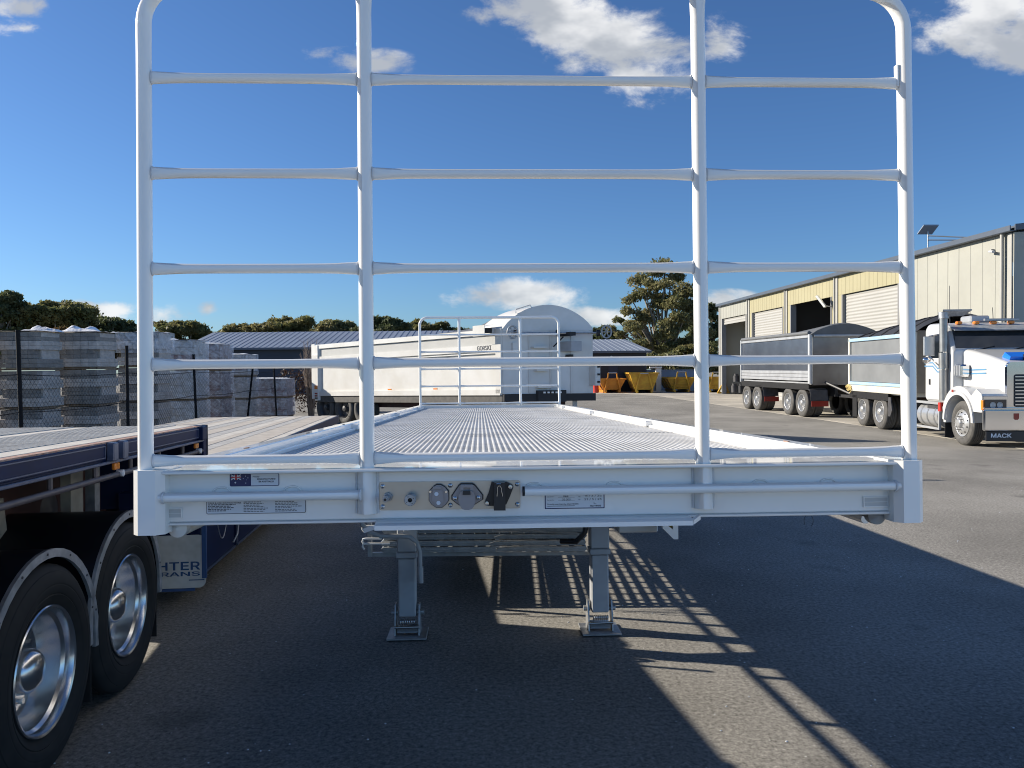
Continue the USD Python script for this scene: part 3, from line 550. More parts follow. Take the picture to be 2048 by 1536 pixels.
def auto(seed, w, ztop, zlow, n=12):
    rng = np.random.default_rng(seed); out = []; n = int(n * 3.6); w = w * 1.32
    for i in range(n):
        a = rng.uniform(0, 2 * PI); z = rng.uniform(0, 1) ** .8; prof = math.sqrt(max(0.0, 1 - z ** 3.2)) * .82 + .14
        rr = w * prof * rng.uniform(.15, 1.0) ** .6; r = w * rng.uniform(.16, .29)
        cz = zlow + (ztop - zlow) * z; out.append((math.cos(a) * rr, math.sin(a) * rr * .7, min(cz, ztop - r * rng.uniform(.45, 1.1)), r))
    return out
S = 75 / 1539.0
gum = [(1310, 545, 42), (1335, 530, 30), (1300, 570, 26), (1325, 575, 30), (1345, 615, 30), (1312, 612, 26), (1280, 640, 26), (1322, 655, 30), (1360, 640, 26), (1275, 655, 24), (1305, 690, 26), (1335, 700, 28), (1370, 700, 26), (1255, 685, 18), (1285, 560, 28), (1350, 555, 34), (1290, 590, 30), (1265, 600, 24), (1330, 600, 30), (1365, 590, 36), (1380, 615, 34), (1260, 625, 24), (1300, 630, 38), (1340, 640, 30), (1238, 640, 16), (1225, 655, 13), (1262, 655, 28),
       (1245, 668, 20), (1290, 668, 32), (1325, 672, 30), (1370, 655, 28), (1395, 640, 30), (1350, 690, 30), (1310, 698, 30), (1275, 690, 24), (1385, 690, 30), (1350, 720, 28), (1405, 668, 26)]
rg = np.random.default_rng(5)
tree('gum_tree', 'tall open gum tree standing behind the skip bins and hipped shed', (1322 - 1024) * S, 75, [((x - 1322) * S, rg.uniform(-2.2, 2.2), 1.85 + (733 - y) * S, r * S * .86) for x, y, r in gum], 'leaf_gum', .17, 21, .42, dens=250)
def at(x, y, d): return (x - 1024) / 1539 * d, 1.85 + (735 - .008 * (x - 1024) - y) / 1539 * d
def bush(label, x, top, hw, d, leaf, seed, n=14, low=2.0, name='tree', size=.17, dens=330):
    X, Z = at(x, top, d); w = hw / 1539 * d
    tree(name, label, X, d, auto(seed, w, Z, min(low, Z * .5), n), leaf, size, seed, .22, dens=dens)
bush('dark tree at the far left edge, taller than the stacks below it', 0, 583, 55, 60, 'leaf_dark', 31, 20, 3)
bush('broad rounded olive tree behind the second brick stack from the left', 112, 603, 78, 62, 'leaf_olive', 32, 26, 3)
bush('low dark tree between the broad olive tree and the front headboard post', 225, 634, 55, 68, 'leaf_dark', 33, 18, 2.5)
bush('thin sparse tree just right of the left headboard post', 318, 640, 26, 74, 'leaf_gum', 34, 7, 3, dens=90)
bush('rounded green tree left of the long navy shed roof', 372, 642, 54, 70, 'leaf_olive', 35, 20, 2)
bush('olive tree crown showing above the left end of the long shed roof', 490, 648, 52, 84, 'leaf_olive', 36, 16, 3)
bush('taller olive tree crown above the middle of the long shed roof', 585, 634, 58, 84, 'leaf_olive', 37, 20, 3)
bush('olive tree crown above the shed roof beside the second headboard post', 670, 640, 50, 88, 'leaf_gum', 38, 16, 3)
bush('dark green tree above the tipper side right of the second headboard post', 775, 632, 52, 80, 'leaf_dark', 39, 18, 3)
bush('green tree above the tipper roof between the dark tree and the arch', 850, 640, 46, 84, 'leaf_olive', 40, 16, 3)
bush('small dark tree close to the arched end of the tipper', 915, 655, 36, 84, 'leaf_dark', 41, 10, 3)
bush('dark low tree between the arched tipper end and the gum tree', 1205, 652, 40, 82, 'leaf_dark', 42, 14, 2)
bush('dark bushy tree right of the gum tree beside the warehouse', 1412, 606, 36, 84, 'leaf_dark', 43, 20, 2.5)
bush('low olive tree under the right side of the gum tree', 1385, 690, 46, 70, 'leaf_olive', 44, 14, 1.2)
bush('low olive tree under the left side of the gum tree beside the shed', 1335, 705, 36, 68, 'leaf_gum', 45, 12, 1.2)
bush('small autumn tinted bush above the second brick stack', 140, 652, 34, 48, 'leaf_autumn', 46, 9, 1.5, size=.14, dens=260)
# bare shrub behind the fence
rng = np.random.default_rng(3); t = thing('bare_shrub', 'leafless upright shrub between brick packs and the white tipper rear', 'shrub', T(-7.7, 29.5, 0)); m = MB()
for k in range(46):
    a = rng.uniform(0, 2 * PI); s0 = rng.uniform(0, .12); h = rng.uniform(1.6, 3.1); sp = rng.uniform(.05, .38)
    b = np.array([math.cos(a) * s0, math.sin(a) * s0, 0]); e = np.array([math.cos(a) * sp + rng.normal(0, .1), math.sin(a) * sp, h]); mid = (b + e) / 2 + rng.normal(0, .05, 3)
    m.path([b, mid, e], [.016, .011, .004], 5)
    for j in range(4):
        q = mid + (e - mid) * rng.uniform(0, .9); m.path([q, q + [rng.normal(0, .12), rng.normal(0, .12), rng.uniform(.2, .45)]], [.007, .003], 4)
part(t, 'stems', m, 'twig')
t = thing('hedge', 'low brown bare hedge behind the leafless shrub', 'hedge', T(-7.9, 33, 0)); m = MB(); r_ = np.random.default_rng(8)
for k in range(10): m.add(*leaves((k * .35 - 1.6, r_.normal(0, .2), .9 + r_.uniform(-.2, .3)), (.5, .4, .9), 420, .06, r_))
part(t, 'foliage', m, 'leaf_brown')

# ================================================================== BRICK PACKS
COLS = [(-12.55, 17.6, 1.12, 3, .93, 'brick_grey'), (-11.75, 18.8, 1.14, 3, .935, 'brick_grey'), (-11.0, 20.0, 1.2, 3, .945, 'brick_grey'), (-10.30, 21.6, 1.25, 3, .965, 'brick_grey'),
        (-10.02, 23.6, 1.1, 3, .915, 'brick_stone'), (-9.92, 25.4, 1.1, 3, .895, 'brick_brown'), (-9.72, 27.3, 1.15, 3, .79, 'brick_stone'), (-9.32, 29.8, 1.5, 2, .74, 'brick_brown')]
ordn = ['leftmost', 'second', 'third', 'fourth', 'fifth', 'sixth', 'seventh', 'rightmost']; tiers = {3: ['bottom', 'middle', 'top'], 2: ['bottom', 'top']}
rb = np.random.default_rng(17)
for ci, (X, Y, w, nt, th, mat) in enumerate(COLS):
    w -= .13 if ci < 4 else .04
    for ti in range(nt):
        tint = {'brick_grey': 'grey', 'brick_stone': 'stone grey', 'brick_brown': 'brown'}[mat]
        lab = f'{tiers[nt][ti]} pack of {tint} bricks in the {ordn[ci]} wrapped stack behind the fence'
        if ci == 0: lab = f'{tiers[nt][ti]} pack of grey bricks in the stack cut by the left picture edge'
        p = thing('brick_pack', lab, 'brick pack', T(X + rb.normal(0, .015), Y, ti * th, rb.normal(-.03, .01)), 'wrapped brick packs stacked behind the fence')
        for x in (-.38, .38): part(p, 'bearer', MB().box(x * w - .06, x * w + .06, -.5, .5, .004, .06), 'wood')
        part(p, 'pallet', MB().box(-w * .47, w * .47, -.44, .47, .004, .058), 'wood')
        nl = 4; lh = (th - .07) / nl
        part(p, 'brick_core', MB().box(-w / 2 + .06, w / 2 - .06, -.25, .44, .062, th - .02), mat)
        for k in range(nl):
            z0 = .062 + k * lh; inset = (.0, .028, .008, .034)[k] + rb.uniform(0, .01); full = w / 2 - inset - (.07 if k == 1 else .02 * (k % 2))
            mm = mat if not (mat == 'brick_grey' and k % 2) else 'brick_grey_dark'
            if mat == 'brick_grey' and k == 0 and (ci + ti) % 3 == 0: mm = 'brick_grey_dark'
            if mat == 'brick_brown' and k in (1,) or (mat == 'brick_stone' and k == 1 and ti == nt - 1): mm = 'brick_red'
            m = MB(); nb = 5
            for q in range(nb):
                a = -full + 2 * full * q / nb; b = a + 2 * full / nb
                dy = rb.uniform(-.006, .006); m.box(a + .003, b - .003, -.5 + inset + dy, .5 - inset + dy, z0 + .006, z0 + lh * .5 - .003); m.box(a + .002, b - .004, -.5 + inset - dy, .5 - inset - dy, z0 + lh * .5 + .002, z0 + lh - .004)
            part(p, 'brick_layer', m, mm)
        if (ti == nt - 1 and ci > 2) or ci > 3:
            m = MB(); e = .018; z0, z1 = (.1 if ci > 3 else th * .42), th + .012
            c = [(-w / 2 - e, -.5 - e), (w / 2 + e, -.5 - e), (w / 2 + e, .5 + e), (-w / 2 - e, .5 + e), (-w / 2 - e, -.5 - e)]
            m.strip([(x, y, z0) for x, y in c], [(x, y, z1) for x, y in c]); part(p, 'stretch_wrap', m, 'stretch_wrap')
        if ti == nt - 1:
            n_ = 15; gx, gy = np.meshgrid(np.linspace(-.52, .52, n_) * w, np.linspace(-.53, .53, n_), indexing='ij')
            hz = meshkit.fbm(np.stack([gx * 2.6 + ci * 3.1, gy * 2.6, gx * 0 + ci], -1), 3, 4)
            edge = np.minimum(1, np.minimum(.52 * w - abs(gx), .53 - abs(gy)) / .16); gz = th + .016 + np.clip(hz - .42, 0, 1) * (.55 if ci in (1, 2) else .16) * np.clip(edge, 0, 1)
            vv = np.stack([gx, gy, gz], -1).reshape(-1, 3); ff = [(i * n_ + j, (i + 1) * n_ + j, (i + 1) * n_ + j + 1, i * n_ + j + 1) for i in range(n_ - 1) for j in range(n_ - 1)]
            part(p, 'plastic_cover', MB().add(vv, ff), 'cover_plastic', True)

# ------------------------------------------------------------------ chain link fence
fn = thing('chain_link_fence', 'black chain link fence with tall posts in front of the brick stacks', 'fence', T(0, 0, 0))
FP = [(-8.15, 9.0, 2.5, 0), (-8.3, 13.0, 2.53, -.03), (-8.5, 17.0, 2.38, .0), (-8.62, 21.0, 2.26, -.06), (-8.85, 25.6, 2.05, .25), (-8.95, 29.2, 1.95, -.08)]
for x, y, h, lean in FP: part(fn, 'post', MB().tube((x, y, -.05), (x + lean, y, h), .034, 10).tube((x + lean, y, h), (x + lean, y, h + .02), .038, 10), 'fence_black', 40)
for z in (1.80, 1.16, .12):
    for (a, b) in zip(FP, FP[1:]): 
        P = [(a[0] + (b[0] - a[0]) * t_ + a[3] * z / a[2] * (1 - t_) + b[3] * z / b[2] * t_, a[1] + (b[1] - a[1]) * t_, z - .05 * math.sin(PI * t_) * (z > 1)) for t_ in np.linspace(0, 1, 7)]
        part(fn, 'wire', MB().path(P, .008, 6), 'fence_black')
L = [0.0]
for a, b in zip(FP, FP[1:]): L.append(L[-1] + math.hypot(b[0] - a[0], b[1] - a[1]))
pit = .058; nw = int(L[-1] / pit); nz = int(1.76 / pit)
zs = .04 + np.arange(nz + 1) * pit; seg_v, seg_f = [], []
SX = lambda s: (np.interp(s, L, [p[0] for p in FP]), np.interp(s, L, [p[1] for p in FP]))
k_ = np.arange(nw)[:, None]; j_ = np.arange(nz + 1)[None, :]
ss = (k_ + ((j_ + k_) % 2)) * pit + 0 * j_; zz = np.broadcast_to(zs, ss.shape); xx_, yy_ = SX(ss)
Pt = np.stack([xx_, yy_, zz], -1); r = .0030
off = np.array([[0, 0, 0], [0, .0, 0], [0, 0, 0.0]])
a0, a1 = Pt[:, :-1].reshape(-1, 3), Pt[:, 1:].reshape(-1, 3); dd = a1 - a0; dd /= np.linalg.norm(dd, axis=1)[:, None]
nx = np.array([1.0, 0.05, 0]); bx = np.cross(dd, nx); bx /= np.linalg.norm(bx, axis=1)[:, None]
r = .0021; ring = [(1, 0), (-.5, .866), (-.5, -.866)]
V = np.concatenate([np.stack([q + nx * r * c + bx * r * s for c, s in ring], 1) for q in (a0, a1)], 1).reshape(-1, 3); kk = np.arange(len(a0))[:, None] * 6
Fc = np.vstack([kk + t_ for t_ in ([0, 1, 4], [0, 4, 3], [1, 2, 5], [1, 5, 4], [2, 0, 3], [2, 3, 5])])
part(fn, 'mesh_wire', MB().add(V, Fc), 'wire_black', kind='stuff')

# ================================================================== WHITE FLAT TOP TRAILER
WT = frame((.074, 2.485, 1.533), (-.0416, 1, -.0305))
LEN = 11.25
wt = thing('flat_top_trailer', 'new white flat top trailer with tubular headboards and ribbed deck', 'trailer', WT)
def Fx(x, y): return (x - 1069) * .001618, -(y - 934 + .008 * (x - 1055)) * .001618
# front beam: web, flanges, corner boxes
part(wt, 'front_beam', MB().cbox(-1.20, 1.20, 0, .10, -.166, -.012, .004), 'white_paint')
part(wt, 'beam_flange', MB().cbox(-1.20, 1.20, -.042, .155, -.011, 0, .004), 'white_paint')
part(wt, 'beam_flange', MB().cbox(-1.20, 1.20, -.006, .10, -.176, -.1665, .004), 'white_paint')
for sx in (-1, 1):
    a, b = sorted((sx * 1.165, sx * 1.262)); c = .022
    poly = [(a, .09), (a, -.055 + c), (a + c, -.055), (b - c, -.055), (b, -.055 + c), (b, .09)]
    part(wt, 'corner_box', MB().prism(poly, -.197, .004, 'z'), 'white_paint')
# checker plate strip behind the flange
m = MB().box(-1.15, 1.15, .157, .30, -.012, .0); rr = np.random.default_rng(2)
for i in range(100):
    for j in range(3):
        x = -1.13 + i * .0228; y = .17 + j * .045; s = 1 if (i + j) % 2 else -1
        m.tm(trimesh.convex.convex_hull([(x - .011, y - .009 * s, 0.0), (x + .011, y + .009 * s, 0.0), (x - .004 * s, y + .007, 0), (x + .004 * s, y - .007, 0), (x - .006, y - .005 * s, .003), (x + .006, y + .005 * s, .003)]))
part(wt, 'checker_plate', m, 'white_deck')
# side coamings with rope rails
for sx in (-1, 1):
    a, b = sorted((sx * 1.25, sx * 1.175)); part(wt, 'side_coaming', MB().cbox(a, b, .10, LEN, -.15, 0.002, .005), 'white_paint')
    a, b = sorted((sx * 1.174, sx * 1.145)); part(wt, 'coaming_angle', MB().cbox(a, b, .305, LEN, -.06, -.035, .003), 'white_paint')
    xr = sx * 1.215
    part(wt, 'rope_rail', MB().tube((xr, .25, -.235), (xr, LEN - .2, -.235), .017, 10), 'white_paint', 40)
    for k in range(19): part(wt, 'rail_bracket', MB().box(xr - .012, xr + .012, .5 + k * .58 - .02, .5 + k * .58 + .02, -.225, -.149), 'white_paint')
    for k in range(4): part(wt, 'twist_lock', MB().cbox(sx * 1.15 - .03, sx * 1.15 + .03, .42 + k * 3.1, .50 + k * 3.1, -.05, -.006, .006), 'white_paint')
    for k in range(9): part(wt, 'tie_slot', MB().box(sx * 1.2 - .006, sx * 1.2 + .006, .9 + k * 1.2, .95 + k * 1.2, .0025, .005), 'worn_rust' if k % 3 == 0 else 'black_satin')
part(wt, 'deck_shade_sheet', MB().box(-1.174, 1.174, .301, LEN - .12, -.085, -.066), 'deck_gap_shade')  # sheet coloured dark as the shade seen between the ribs
NR = 78; pitch = 2.27 / NR; prof = [(-.0118, -.0655), (-.0112, -.0575), (-.0075, -.0535), (0, -.0518), (.0075, -.0535), (.0112, -.0575), (.0118, -.0655)]
for i in range(NR):
    x = -1.135 + (i + .5) * pitch; m = MB(); m.strip([(x + a, .31, b) for a, b in prof][::-1], [(x + a, LEN - .12, b) for a, b in prof][::-1])
    m.add([(x + a, .31, b) for a, b in prof], [(0, i_, i_ + 1) for i_ in range(1, 6)])
    part(wt, 'deck_rib', m, 'white_deck', 60)
m = MB()
for k in range(int((LEN - .5) / .022)):
    y = .32 + k * .022; m.box(-1.14, 1.14, y - .0022, y + .0022, -.0655, -.0535)
part(wt, 'cross_wires', m, 'white_deck', kind='stuff')
for y in (2.75, 5.6, 8.4): part(wt, 'deck_joint', MB().box(-1.14, 1.14, y, y + .012, -.0655, -.0508), 'white_deck')
part(wt, 'rear_beam', MB().cbox(-1.25, 1.25, LEN + .003, LEN + .09, -.22, .0, .005), 'white_paint')

# headboards (front and rear are alike)
HB = [.030, .335, .640, .945, 1.250]; TOP = 1.555; XO, XI = 1.238, (-.541, .547)
def headboard(y, side):
    r = .0235
    pts = [(-XO, y, .0)] + [(-XO, y, z) for z in np.linspace(.05, TOP - .13, 8)] + [(-XO + .13 - .13 * math.cos(t_), y, TOP - .13 + .13 * math.sin(t_)) for t_ in np.linspace(.15, PI / 2, 9)]
    pts += [(-x, yy, z) for x, yy, z in reversed(pts)]
    part(wt, 'headboard_hoop', MB().path(pts, r, 16), 'white_paint', 60)
    cols = [-XO, *XI, XO]
    for x in XI:
        part(wt, 'headboard_post', MB().path([(x, y, -.004), (x, y, .3), (x, y, .8), (x, y, TOP - .10), (x, y, TOP - .05), (x, y, TOP - .02)], [r, r, r, r, r * 1.1, r * 1.2], 16, rz=[r, r, r, r, r * .8, r * .6]), 'white_paint', 60)
    for z in HB:
        for a, b in zip(cols, cols[1:]):
            a2, b2 = a + .015, b - .015; ln = b2 - a2
            ts = np.array([0, .02, .045, .08, .12, .2]); xs_ = np.concatenate([a2 + ts, [(a2 + b2) / 2], b2 - ts[::-1]])
            e = np.concatenate([[1, .9, .65, .3, .1, 0], [0], [0, .1, .3, .65, .9, 1]])
            rz = .0152 + .0055 * e; ry = .0152 - .006 * e
            part(wt, 'headboard_rail', MB().path([(x, y, z) for x in xs_], ry, 14, rz=rz), 'white_paint', 60)
            for q in (a2 + .010, b2 - .010): part(wt, 'weld_bead', MB().path([(q, y + ry[0] * math.cos(t_) * 1.1, z + rz[0] * math.sin(t_) * 1.02) for t_ in np.linspace(0, 2 * PI, 13)], .0022, 6), 'weld_white', 60)
headboard(.0, 'front'); headboard(LEN - .02, 'rear')
part(wt, 'post_clip', MB().cbox(XO - .031, XO - .0225, -.012, .008, 1.235, 1.31, .003), 'white_paint')
for x in XI:  # half-round sleeves that carry the inner posts on the beam face
    pr = [(x + .031 * math.cos(a), .0 - .034 * math.sin(a)) for a in np.linspace(0, PI, 17)]
    part(wt, 'post_sleeve', MB().prism(pr, -.146, -.0115, 'z'), 'white_paint', 40)
    part(wt, 'weld_bead', MB().path([(x + .0335, -.003, -.145), (x + .0335, -.003, -.012)], .004, 6).path([(x - .0335, -.003, -.145), (x - .0335, -.003, -.012)], .004, 6), 'weld_white', 60)
# front tie pipes
z_ = Fx(1055, 985)[1]
part(wt, 'tie_pipe', MB().tube((-1.19, -.036, z_), (Fx(726, 985)[0], -.036, z_), .0152, 16), 'white_paint', 40)
part(wt, 'tie_pipe', MB().tube((Fx(1045, 985)[0], -.036, z_ + .004), (1.19, -.036, z_ + .004), .0152, 16), 'white_paint', 40)
part(wt, 'pipe_plug', MB().tube((Fx(1041, 985)[0], -.036, z_ + .004), (Fx(1045.5, 985)[0], -.036, z_ + .004), .0158, 16), 'black_plastic', 40)
part(wt, 'weld_bead', MB().path([(Fx(724, 985)[0], -.036 + .017 * math.cos(t_), z_ + .017 * math.sin(t_)) for t_ in np.linspace(0, 2 * PI, 15)], .0035, 6), 'weld_white', 60)
for sx, dz in ((-1, 0), (1, .004)): part(wt, 'weld_bead', MB().path([(sx * 1.168, -.036 + .017 * math.cos(t_), z_ + dz + .017 * math.sin(t_)) for t_ in np.linspace(0, 2 * PI, 15)], .003, 6), 'weld_white', 60)
for xp in (450, 588, 1066, 1227, 1524, 1664):  # bowed brackets behind the pipes
    x = Fx(xp, 0)[0]; part(wt, 'pipe_bracket', MB().path([(x + .026 * math.cos(a), -.0015, z_ + .012 + .014 * math.sin(a)) for a in np.linspace(0, PI, 11)], .0026, 6), 'white_paint', 60)
# lower lip
(xa, _), (xb, _) = Fx(735, 0), Fx(1388, 0); zl = -.171
prof = [(.02, zl + .002), (-.035, zl + .002), (-.055, zl + .0005), (-.066, zl - .006), (-.066, zl - .020), (-.062, zl - .020), (-.061, zl - .008), (-.054, zl - .003), (-.035, zl - .0025), (.02, zl - .0025)]
part(wt, 'bump_lip', MB().prism([(y, z) for y, z in prof], xa + .03, xb - .02, 'x'), 'white_paint', 40)
part(wt, 'lip_end', MB().bar((xa + .032, -.062, zl - .010), (xa - .005, -.03, zl - .026), .012, .014), 'white_paint'); part(wt, 'lip_end', MB().bar((xb - .022, -.062, zl - .010), (xb + .008, -.03, zl + .0), .012, .014), 'white_paint')
# placards, lamps under the beam
for x0, x1, y0, y1 in ((327, 372, 1016, 1032), (1738, 1786, 1003, 1020)):
    u0, w1 = Fx(x0, y0); u1, w0 = Fx(x1, y1)
    pl = part(wt, 'placard_holder', MB().box(u0, u1, -.004, -.0005, w0, w1), 'white_deck')
    part(pl, 'frame', MB().box(u0 - .003, u1 + .003, -.0055, -.0003, w1, w1 + .003).box(u0 - .003, u1 + .003, -.0055, -.0003, w0 - .003, w0).box(u0 - .003, u0, -.0055, -.0003, w0, w1).box(u1, u1 + .003, -.0055, -.0003, w0, w1).box(u0, u1, -.0058, -.004, (w0 + w1) / 2 - .001, (w0 + w1) / 2 + .0005), 'white_paint')
part(wt, 'round_lamp', MB().rev([(0, .0), (0, .03), (.03, .03), (.045, 0)], (-1.152, .06, -.19), 'y', 20, -1), 'white_lens', 40)
part(wt, 'round_lamp', MB().rev([(0, .0), (0, .03), (.03, .03), (.045, 0)], (1.142, .06, -.186), 'y', 20, -1), 'gate_grey', 40)
part(wt, 'rubber_flap', MB().prism([(1.06, -.177), (1.16, -.177), (1.13, -.197)], .03, .05, 'y'), 'black_plastic')
part(wt, 'loose_wire', MB().path([(Fx(1610, 0)[0], .1, -.176), (Fx(1617, 0)[0], .1, -.19)], .002, 5).path([(Fx(1650, 0)[0] + .016 * math.sin(a), .1, -.19 - .022 * (1 - math.cos(a))) for a in np.linspace(-2.2, 2.6, 14)], .0009, 4), 'black_plastic')

# control plate with couplings and sockets
def Z(zx, zy): return Fx(740 + zx / 6.4, 950 + zy / 6.4)
ZS = .001618 / 6.4
(u0, w1), (u1, w0) = Z(120, 98), Z(1905, 442)
cp = part(wt, 'control_plate', MB().prism(rrect(u0, u1, w0, w1, .006), -.004, -.0006, 'y'), 'stainless')
for zx, zy in ((158, 150), (158, 408), (1015, 145), (1015, 395), (1868, 135), (1868, 390)):
    u, w = Z(zx, zy); part(cp, 'screw', MB().rev([(0, 0.0075), (.003, .0075), (.0055, .0045), (.006, 0)], (u, -.004, w), 'y', 16, -1), 'bolt_steel', 40)
u, w = Z(228, 285); hx = [(u + .0150 * math.cos(a), w + .0150 * math.sin(a)) for a in np.arange(6) * PI / 3 + .2]
part(cp, 'air_fitting', MB().prism(hx, -.020, -.0045, 'y').tube((u, -.02, w), (u - .003, -.05, w - .002), .0105, 16).tube((u - .003, -.05, w - .002), (u - .0032, -.056, w - .0022), .007, 14), 'galvanised', 40)
part(cp, 'fitting_bore', MB().tube((u - .0033, -.0565, w - .0022), (u - .0033, -.0575, w - .0022), .0045, 12), 'black_plastic')
u, w = Z(520, 305)
part(cp, 'air_coupling', MB().rev([(0, .0165), (.02, .0165), (.021, .014), (.034, .014), (.035, .0185), (.044, .0185), (.046, .017), (.046, .007), (.035, .007)], (u, -.0045, w), 'y', 28, -1), 'galvanised', 30)
part(cp, 'fitting_bore', MB().tube((u, -.032, w), (u, -.0335, w), .0072, 14), 'black_plastic')
for a in (0.5, 2.1, 3.7, 5.3): part(cp, 'coupling_pin', MB().tube((u + .012 * math.cos(a), -.0495, w + .012 * math.sin(a)), (u + .012 * math.cos(a), -.0515, w + .012 * math.sin(a)), .0014, 8), 'black_plastic')
def poly(pts): return [Z(*p) for p in pts]
S3 = [(745, 210), (800, 150), (840, 122), (900, 122), (950, 150), (1000, 210), (1002, 330), (960, 385), (910, 425), (840, 425), (780, 385), (743, 330)]
sk = part(wt, 'round_socket', MB().prism(poly(S3), -.014, -.0042, 'y'), 'black_plastic')
cen = np.array([872, 272]); S3i = [tuple(cen + (np.array(p) - cen) * .93) for p in S3]
part(sk, 'cover', MB().prism(poly(S3i), -.021, -.0142, 'y'), 'clear_cover')
part(sk, 'hinge', MB().prism(poly([(800, 150), (905, 150), (905, 180), (800, 180)]), -.026, -.0212, 'y'), 'clear_cover')
part(sk, 'pad', MB().prism(poly([(800, 195), (920, 195), (935, 330), (900, 395), (835, 395), (785, 320)]), -.0245, -.0213, 'y'), 'clear_cover')
for zx, zy in ((843, 243), (868, 355)): u, w = Z(zx, zy); part(sk, 'disc', MB().tube((u, -.0246, w), (u, -.0258, w), .0065, 16), 'sticker_white')
for zx, zy in ((765, 215), (965, 218)): u, w = Z(zx, zy); part(sk, 'screw', MB().tube((u, -.0212, w), (u, -.024, w), .004, 12), 'bolt_steel')
S4 = [(1028, 270), (1120, 135), (1150, 112), (1300, 112), (1335, 135), (1435, 265), (1435, 320), (1330, 385), (1290, 410), (1160, 410), (1110, 385), (1028, 320)]
sk = part(wt, 'angled_socket', MB().prism(poly(S4), -.014, -.0042, 'y'), 'black_plastic')
cen = np.array([1230, 262]); part(sk, 'cover', MB().prism(poly([tuple(cen + (np.array(p) - cen) * .92) for p in S4]), -.022, -.0142, 'y'), 'clear_cover')
part(sk, 'flap', MB().prism(poly([(1125, 260), (1150, 215), (1180, 198), (1275, 198), (1305, 215), (1330, 260), (1335, 320), (1320, 390), (1290, 430), (1250, 442), (1200, 442), (1165, 430), (1140, 390), (1120, 320)]), -.034, -.0222, 'y'), 'clear_cover')
part(sk, 'hinge', MB().prism(poly([(1145, 130), (1310, 130), (1310, 195), (1270, 195), (1270, 160), (1185, 160), (1185, 195), (1145, 195)]), -.030, -.0223, 'y'), 'clear_cover')
part(sk, 'latch', MB().prism(poly([(1180, 200), (1270, 200), (1275, 250), (1175, 250)]), -.038, -.0342, 'y'), 'black_plastic')
for zx, zy in ((1080, 300), (1370, 292)): u, w = Z(zx, zy); part(sk, 'bolt', MB().rev([(0, .0072), (.004, .0072), (.006, .005), (.0065, 0)], (u, -.0222, w), 'y', 14, -1), 'bolt_steel', 40)
sk = part(wt, 'black_socket', MB().prism(poly([(1540, 100), (1730, 100), (1770, 118), (1805, 135), (1818, 165), (1770, 290), (1725, 385), (1640, 402), (1480, 402), (1452, 385), (1455, 345), (1500, 240)]), -.018, -.0042, 'y'), 'black_plastic')
part(sk, 'flap', MB().prism(poly([(1575, 98), (1705, 98), (1712, 445), (1565, 445)]), -.046, -.0182, 'y'), 'black_plastic')
for zx, zy in ((1775, 160), (1480, 368)): u, w = Z(zx, zy); part(sk, 'bolt', MB().rev([(0, .0078), (.004, .0078), (.006, .006), (.0065, 0)], (u, -.0182, w), 'y', 14, -1), 'bolt_steel', 40)
pp = [(*Z(a, b)[:1], -.049, Z(a, b)[1]) for a, b in ((1605, 265), (1612, 160), (1622, 135), (1648, 135), (1658, 160), (1675, 265))]; part(sk, 'wire_clip', MB().path(pp, .0013, 6), 'bolt_steel', 60)
part(sk, 'hinge_pin', MB().tube((Z(1600, 122)[0], -.05, Z(0, 122)[1]), (Z(1655, 122)[0], -.05, Z(0, 122)[1]), .003, 8), 'bolt_steel', 40)

# stickers
def sticker(name, x0, x1, y0, y1, edge, label, r=.005, bw=.0022):
    (u0, w1), (u1, w0) = Fx(x0, y0 - .0), Fx(x1, y1)
    ym = (Fx(x0, y0)[1] + Fx(x1, y0)[1]) / 2; yb = (Fx(x0, y1)[1] + Fx(x1, y1)[1]) / 2
    s = part(wt, name, MB().prism(rrect(u0, u1, yb, ym, r), -.0012, -.0003, 'y'), edge, label=label)
    part(s, 'face', MB().prism(rrect(u0 + bw, u1 - bw, yb + bw, ym - bw, max(r - bw, .001)), -.0017, -.0013, 'y'), 'sticker_white')
    return s, u0, u1, yb, ym
s, u0, u1, w0, w1 = sticker('flag_sticker', 466, 562, 947, 972, 'sticker_navy', 'sticker with a flag and the words manufactured in Australia')
W_, H_ = u1 - u0, w1 - w0
part(s, 'flag', MB().prism(rrect(u0 + .001, u0 + W_ * .43, w0 + .001, w1 - .001, .003), -.0021, -.00175, 'y'), 'sticker_navy')
m = MB(); fx, fz, fw, fh = u0 + .004, w0 + H_ * .52, W_ * .205, H_ * .40; yb, yf = -.0026, -.0022
m.box(fx, fx + fw, yb, yf, fz + fh * .40, fz + fh * .60); m.box(fx + fw * .42, fx + fw * .58, yb - .0002, yf, fz, fz + fh)
part(s, 'red_cross', m, 'ink_red')
m = MB()
for a, b in (((0, 0), (1, 1)), ((0, 1), (1, 0))): m.bar((fx + fw * a[0], -.00225, fz + fh * a[1]), (fx + fw * b[0], -.00225, fz + fh * b[1]), .0002, .0032, up=(0, 1, 0)) if False else m.prism([(fx + fw * a[0], fz + fh * a[1] - .0013), (fx + fw * b[0], fz + fh * b[1] - .0013), (fx + fw * b[0], fz + fh * b[1] + .0013), (fx + fw * a[0], fz + fh * a[1] + .0013)], -.00235, -.0022, 'y')
m.box(fx, fx + fw, -.00238, -.0022, fz + fh * .30, fz + fh * .38).box(fx, fx + fw, -.00238, -.0022, fz + fh * .62, fz + fh * .70).box(fx + fw * .34, fx + fw * .40, -.00242, -.0022, fz, fz + fh).box(fx + fw * .60, fx + fw * .66, -.00242, -.0022, fz, fz + fh)
part(s, 'white_saltire', m, 'sticker_white')
m = MB()
